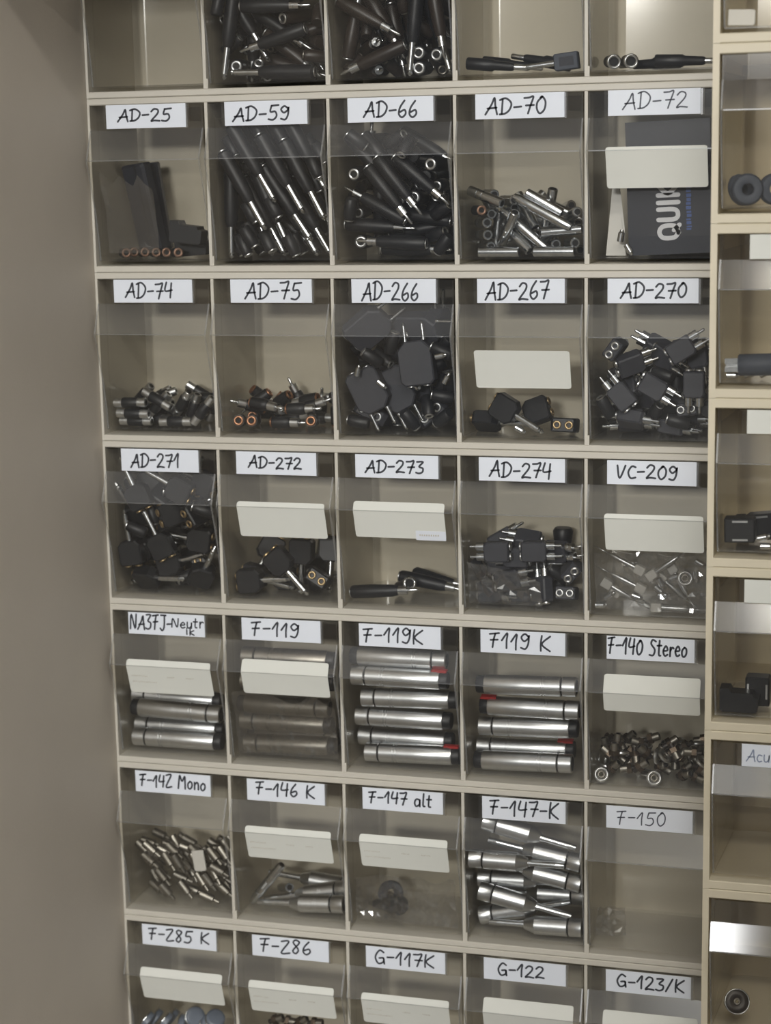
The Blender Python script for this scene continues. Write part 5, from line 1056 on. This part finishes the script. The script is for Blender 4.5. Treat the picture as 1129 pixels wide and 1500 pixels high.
('small_stub','metal_stub',1,5,'tiny silver stub in side stack bin under the pronged plug','pin',[(11.1,27.0,-120.0,1000,0,0,0),(25.9,29.0,-119.0,995,0,-104,0),(38.3,30.0,-118.1,975,0,-223,0)]),
('relay_block','relay_block',2,5,'black block with a silver clip in the side stack','block',[(20.8,18.0,-106.3,1000,0,-14,0)]),
('relay_block','relay_block',2,5,'black block next to the clipped one, side stack','block',[(39.0,34.0,-104.6,994,6,-73,-87)]),
('chunk','terminal_block',2,5,'black stepped block low in the heap, side stack','block',[(30.1,53.0,-110.1,999,0,-43,0)]),
('small_stub','metal_stub',2,5,'tiny silver stub in side stack bin with black blocks','pin',[(11.4,30.0,-104.1,697,0,-717,0),(11.3,33.0,-116.2,763,0,-646,0),(31.9,25.0,-116.3,982,0,-187,0),(40.4,11.0,-111.5,995,0,-104,0),(43.3,13.0,-119.5,1000,0,-15,0)]),
('chunk','terminal_block',3,5,'black stepped block alone in a side stack bin','block',[(21.8,20.0,-111.4,1000,0,0,0)]),
('relay_block','relay_block',3,5,'black upright block with silver clips, side stack','block',[(36.5,38.0,-108.2,707,0,-707,0)]),
('dark_ring','rimmed_ring',5,5,'round ring under the shining lid, side stack','ring',[(24.7,13.0,-100.9,749,251,-427,-441)]),
('bag_clip','pale_plate',-1,5,'pale tag at the bottom of the top side bin','tag',[(16.2,11.0,-116.3,1000,0,15,0)]),
]
for (k, nm, r, c, lab, cat, poses) in LOOSE:
    where = ('the %s bin' % FULL.get(WORDS[(r, c)][0], WORDS[(r, c)][0]) if (r, c) in WORDS else 'the top row') if c < 5 else 'the side stack'
    for p in poses:
        put(k, nm, r, c, p[:3], Quaternion([v / 1000 for v in p[3:]]).normalized(), lab, cat, lab if len(poses) > 1 else 'pieces in ' + where)

# ------------------------------------------------------------------ film bags, card box, paper slip
from mathutils import noise


def film_bag(x0, x1, z0, z1, seed, name, label, row, col, y_back=None, amp=1.6, cell=4.0, taper=0.0, gap0=2.3, group=None):
    """crumpled two-ply film lying against the inside of a bin's front (or standing at depth y_back)"""
    def yat(z):
        for (ya, za), (yb, zb) in zip(FRONT, FRONT[1:]):
            if zb <= z <= za:
                return ya + (yb - ya) * (za - z) / (za - zb)
        return FRONT[-1][0]
    nx, nz = max(4, int((x1 - x0) / cell)), max(4, int((z0 - z1) / cell))
    mb = MB()
    vs = []
    for ply in (0, 1):
        for j in range(nz + 1):
            for i in range(nx + 1):
                u, v = i / nx, j / nz
                edge = min(u, 1 - u, v, 1 - v)
                x = x0 + (x1 - x0) * u + noise.noise(Vector((u * 3, v * 3, seed))) * 5 * (1 if 0 < i < nx else 0.4)
                top = z0 - taper * u - abs(noise.noise(Vector((u * 2.5, seed, 1.0)))) * (z0 - z1) * 0.35
                z = top + (z1 - top) * v
                w = abs(noise.noise(Vector((u * 6 + v * 3, v * 5 - u * 2, seed + 9)))) + 0.6 * abs(noise.noise(Vector((u * 13, v * 12, seed + 3))))
                y = (yat(z) + gap0 if y_back is None else y_back) + w * amp * 1.6 + (0.35 + 1.2 * min(edge * 6, 1)) * ply
                vs.append((x, y, z))
    n = (nx + 1) * (nz + 1)
    fs = []
    idx = lambda p, i, j: p * n + j * (nx + 1) + i
    for p in (0, 1):
        for j in range(nz):
            for i in range(nx):
                a, b, c, d = idx(p, i, j), idx(p, i + 1, j), idx(p, i + 1, j + 1), idx(p, i, j + 1)
                fs += [(a, b, c), (a, c, d)] if (i + j) % 2 else [(a, b, d), (b, c, d)]
    rim = [(i, 0) for i in range(nx)] + [(nx, j) for j in range(nz)] + [(i, nz) for i in range(nx, 0, -1)] + [(0, j) for j in range(nz, 0, -1)]
    for (i, j), (i2, j2) in zip(rim, rim[1:] + rim[:1]):
        fs.append((idx(0, i, j), idx(0, i2, j2), idx(1, i2, j2), idx(1, i, j)))
    mb.add(vs, fs, False)
    o = link(name, mb.mesh(name, M['film'], False), None, (PITCH * col, 0, -ROW * row))
    o['label'], o['category'] = label, 'bag'
    if group:
        o['group'] = group
    return o


film_bag(6, 76, -100, -143, 3.1, 'film_bag', 'crumpled clear film bag in front of the adapters, AD-274 bin', 2, 3, taper=14, amp=2.0, cell=5.5)
film_bag(8, 112, -84, -143, 7.7, 'film_bag', 'crumpled clear film bag over the pins, VC-209 bin', 2, 4)
film_bag(14, 106, -82, -140, 5.2, 'film_bag', 'film bag standing behind the pins, VC-209 bin', 2, 4, y_back=62, amp=6)
film_bag(8, 111, -92, -143, 12.4, 'film_bag', 'soft clear film bag in the F-147-alt bin', 4, 2, taper=-4)
film_bag(12, 64, -60, -140, 15.1, 'film_bag', 'clear film sleeve round the dark upright pieces, AD-25 bin', 0, 0, taper=6, amp=0.8, cell=6.0)
film_bag(7, 112, -74, -143, 21.9, 'film_bag', 'thin film over the dull barrels in the F-119 bin', 3, 1, amp=1.0)
film_bag(6, 34, -112, -143, 31.3, 'film_scrap', 'scrap of clear film at the floor of the F-150 bin', 4, 4, y_back=22, amp=7)

# navy card box with its printed word, standing in the AD-72 bin
qx, qz = PITCH * 4, 0.0
box = thing('card_box', 'navy card box with white word, standing in the AD-72 bin', 'box', (qx + 72, 27, -85.5), Quaternion((0, 1, 0), R(-2.0)))
bw, bh, bd = 37.5, 58.8, 14.0
cb = MB()
cb.box(-bw, bw, -bd, bd, -bh, bh)
carton = link('carton', cb.mesh('carton', M['navy']), box)
fl = MB().box(-bw + 0.5, bw - 0.5, -bd - 0.5, -bd, bh - 20, bh - 0.5)
link('flap', fl.mesh('flap', M['navy']), box)
QU = {'Q': [[(7, 1.5), (2.2, 5), (2, 15), (7, 18.5), (12, 15), (12.2, 5), (7, 1.5), (6, 1.6)], [(8.5, 5.5), (13, .5)]],
      'U': [[(2, 19), (2, 6), (4, 2.2), (6.5, 1.6), (9, 2.2), (11, 6), (11, 19)]],
      'I': [[(2, 19), (2, 1)]],
      'K': [[(2, 19), (2, 1)], [(11, 19), (3.5, 10), (11.5, 1)]]}
lt = MB()
u0 = -46.0
for ch, adv in (('Q', 16), ('U', 15), ('I', 6.5), ('K', 15)):
    for st in QU[ch]:
        pts = [(9.0 - v, u0 + u) for (u, v) in smooth_line(st) if True]
        stroke(lt, pts, 4.0, -bd - 0.02)
    u0 += adv
link('lettering', lt.mesh('lettering', M['silverink'], False), carton)
bl = MB()
rb = random.Random(4)
z = -38.0
while z < 6:
    w = rb.uniform(1.2, 3.2)
    bl.box(15 + rb.uniform(-.4, .4), 19 + rb.uniform(-.6, .6), -bd - 0.15, -bd - 0.02, z, z + w)
    z += w + rb.uniform(.6, 1.4)
link('small_print', bl.mesh('small_print', M['blueink'], False), carton)
slip = thing('paper_slip', 'white folded slip beside the navy box, AD-72 bin', 'paper', (qx, 0, 0))
ps = MB()
ps.prism([(13, -146), (31, -146), (30, -120), (24, -72), (20, -70)], 1, 30, 30.6)
ps.prism([(24, -146), (31.5, -146), (27, -112)], 1, 28.6, 29.2)
link('sheet', ps.mesh('sheet', M['white']), slip)

# ------------------------------------------------------------------ the person taking the picture: seen only as a dim shape in the lids, and shading the lower bins


def skinned(name, joints, bones, material, parent, sub=2):
    """one continuous surface grown round a skeleton: joints name -> (x, y, z, radius) in metres"""
    names = list(joints)
    me = bpy.data.meshes.new(name)
    me.from_pydata([joints[n][:3] for n in names], [(names.index(a), names.index(b)) for a, b in bones], [])
    o = bpy.data.objects.new(name, me)
    C.objects.link(o)
    o.parent = parent
    sk = o.modifiers.new('skin', 'SKIN')
    sk.use_smooth_shade = True
    if not me.skin_vertices:
        bpy.context.view_layer.objects.active = o
    lay = me.skin_vertices[0].data
    for i, n in enumerate(names):
        r = joints[n][3]
        lay[i].radius = (r, r) if not isinstance(r, tuple) else r
    lay[0].use_root = True
    ss = o.modifiers.new('smooth', 'SUBSURF')
    ss.levels = ss.render_levels = sub
    me.materials.append(material)
    return o


M['skin_tone'] = mat('skin_tone', srgb(206, 164, 140), 0.5)
M['jumper'] = mat('grey_jumper', srgb(96, 98, 104), 0.9, noise=0.1, nscale=120)
M['trousers'] = mat('dark_trousers', srgb(50, 54, 66), 0.9, noise=0.1, nscale=120)
M['hair'] = mat('brown_hair', srgb(62, 46, 36), 0.6, noise=0.2, nscale=200)
who = thing('person', 'standing person in grey jumper raising both hands, facing the racks', 'person', (735, -1900, -1530))
J = {'pelvis': (0, 0, .95, (.12, .09)), 'chest': (0, 0, 1.28, (.16, .11)), 'shoulders': (0, -.01, 1.47, (.11, .085)), 'neck': (0, .0, 1.56, .055), 'jaw': (0, .03, 1.64, .068), 'brow': (0, .01, 1.73, .085), 'crown': (0, 0, 1.79, .06), 'nose': (0, .105, 1.68, .013)}
BN = [('pelvis', 'chest'), ('chest', 'shoulders'), ('shoulders', 'neck'), ('neck', 'jaw'), ('jaw', 'brow'), ('brow', 'crown'), ('jaw', 'nose')]
for s, t in ((1, 'r'), (-1, 'l')):
    J.update({'sh' + t: (s * .19, -.01, 1.45, .06), 'el' + t: (s * .25, .0, 1.21, .045), 'wr' + t: (s * .115, .10, 1.46, .029), 'pa' + t: (s * .09, .125, 1.52, (.036, .018)),
              'hi' + t: (s * .09, 0, .90, .075), 'kn' + t: (s * .11, .01, .50, .06), 'an' + t: (s * .11, -.02, .09, .04), 'to' + t: (s * .13, .14, .03, .032)})
    BN += [('shoulders', 'sh' + t), ('sh' + t, 'el' + t), ('el' + t, 'wr' + t), ('wr' + t, 'pa' + t), ('pelvis', 'hi' + t), ('hi' + t, 'kn' + t), ('kn' + t, 'an' + t), ('an' + t, 'to' + t)]
    for k, (dx, l) in enumerate(((.026, .072), (.009, .08), (-.009, .075), (-.025, .06))):
        a, b = 'f%d%s' % (k, t), 'g%d%s' % (k, t)
        J[a] = (s * (.09 + dx * .9), .14, 1.545 + l * .35, .0095)
        J[b] = (s * (.085 + dx), .155, 1.54 + l, .0085)
        BN += [('pa' + t, a), (a, b)]
    J['t' + t] = (s * .05, .14, 1.535, .011)
    J['u' + t] = (s * .035, .155, 1.56, .0095)
    BN += [('pa' + t, 't' + t), ('t' + t, 'u' + t)]
skinned('body', J, BN, M['skin_tone'], who)
JJ = {'hem': (0, 0, .86, (.20, .155)), 'waist': (0, 0, 1.05, (.185, .145)), 'chest': (0, 0, 1.28, (.185, .135)), 'yoke': (0, -.01, 1.46, (.13, .10)), 'collar': (0, 0, 1.53, .072)}
JB = [('hem', 'waist'), ('waist', 'chest'), ('chest', 'yoke'), ('yoke', 'collar')]
for s, t in ((1, 'r'), (-1, 'l')):
    JJ.update({'sh' + t: (s * .19, -.01, 1.45, .082), 'el' + t: (s * .25, .0, 1.21, .062), 'cu' + t: (s * .13, .09, 1.43, .042)})
    JB += [('yoke', 'sh' + t), ('sh' + t, 'el' + t), ('el' + t, 'cu' + t)]
skinned('jumper', JJ, JB, M['jumper'], who)
JT = {'waist': (0, 0, 1.0, (.165, .125)), 'seat': (0, 0, .90, (.17, .13))}
TB = [('waist', 'seat')]
for s, t in ((1, 'r'), (-1, 'l')):
    JT.update({'hi' + t: (s * .105, 0, .78, .105), 'kn' + t: (s * .11, .01, .50, .082), 'cu' + t: (s * .11, -.02, .11, .066)})
    TB += [('seat', 'hi' + t), ('hi' + t, 'kn' + t), ('kn' + t, 'cu' + t)]
skinned('trousers', JT, TB, M['trousers'], who)
hm = MB().lathe([(-75, 40), (-60, 74), (-20, 94), (20, 96), (50, 84), (72, 56), (84, 20), (86, 2)], 24, axis=2)
hm.v = [(x, y * 1.08 - (22 if z < 20 else 22 - (z - 20) * 0.25), z) if z > 12 or y < 10 else (x * 0.98, min(y * 1.08 - 22, 12), z) for (x, y, z) in hm.v]
ho = link('hair', hm.mesh('hair', M['hair'], False), who, (0, 4, 1745))
for s in (1, -1):
    skinned('eye', {'a': (s * .032, .088, 1.705, .012), 'b': (s * .034, .09, 1.705, .012)}, [('a', 'b')], M['white'], who, 1)
    skinned('ear', {'a': (s * .085, .0, 1.70, .014), 'b': (s * .088, -.012, 1.665, .011)}, [('a', 'b')], M['skin_tone'], who, 1)
skinned('mouth', {'a': (-.022, .088, 1.635, .006), 'b': (.022, .088, 1.635, .006)}, [('a', 'b')], M['red'], who, 1)
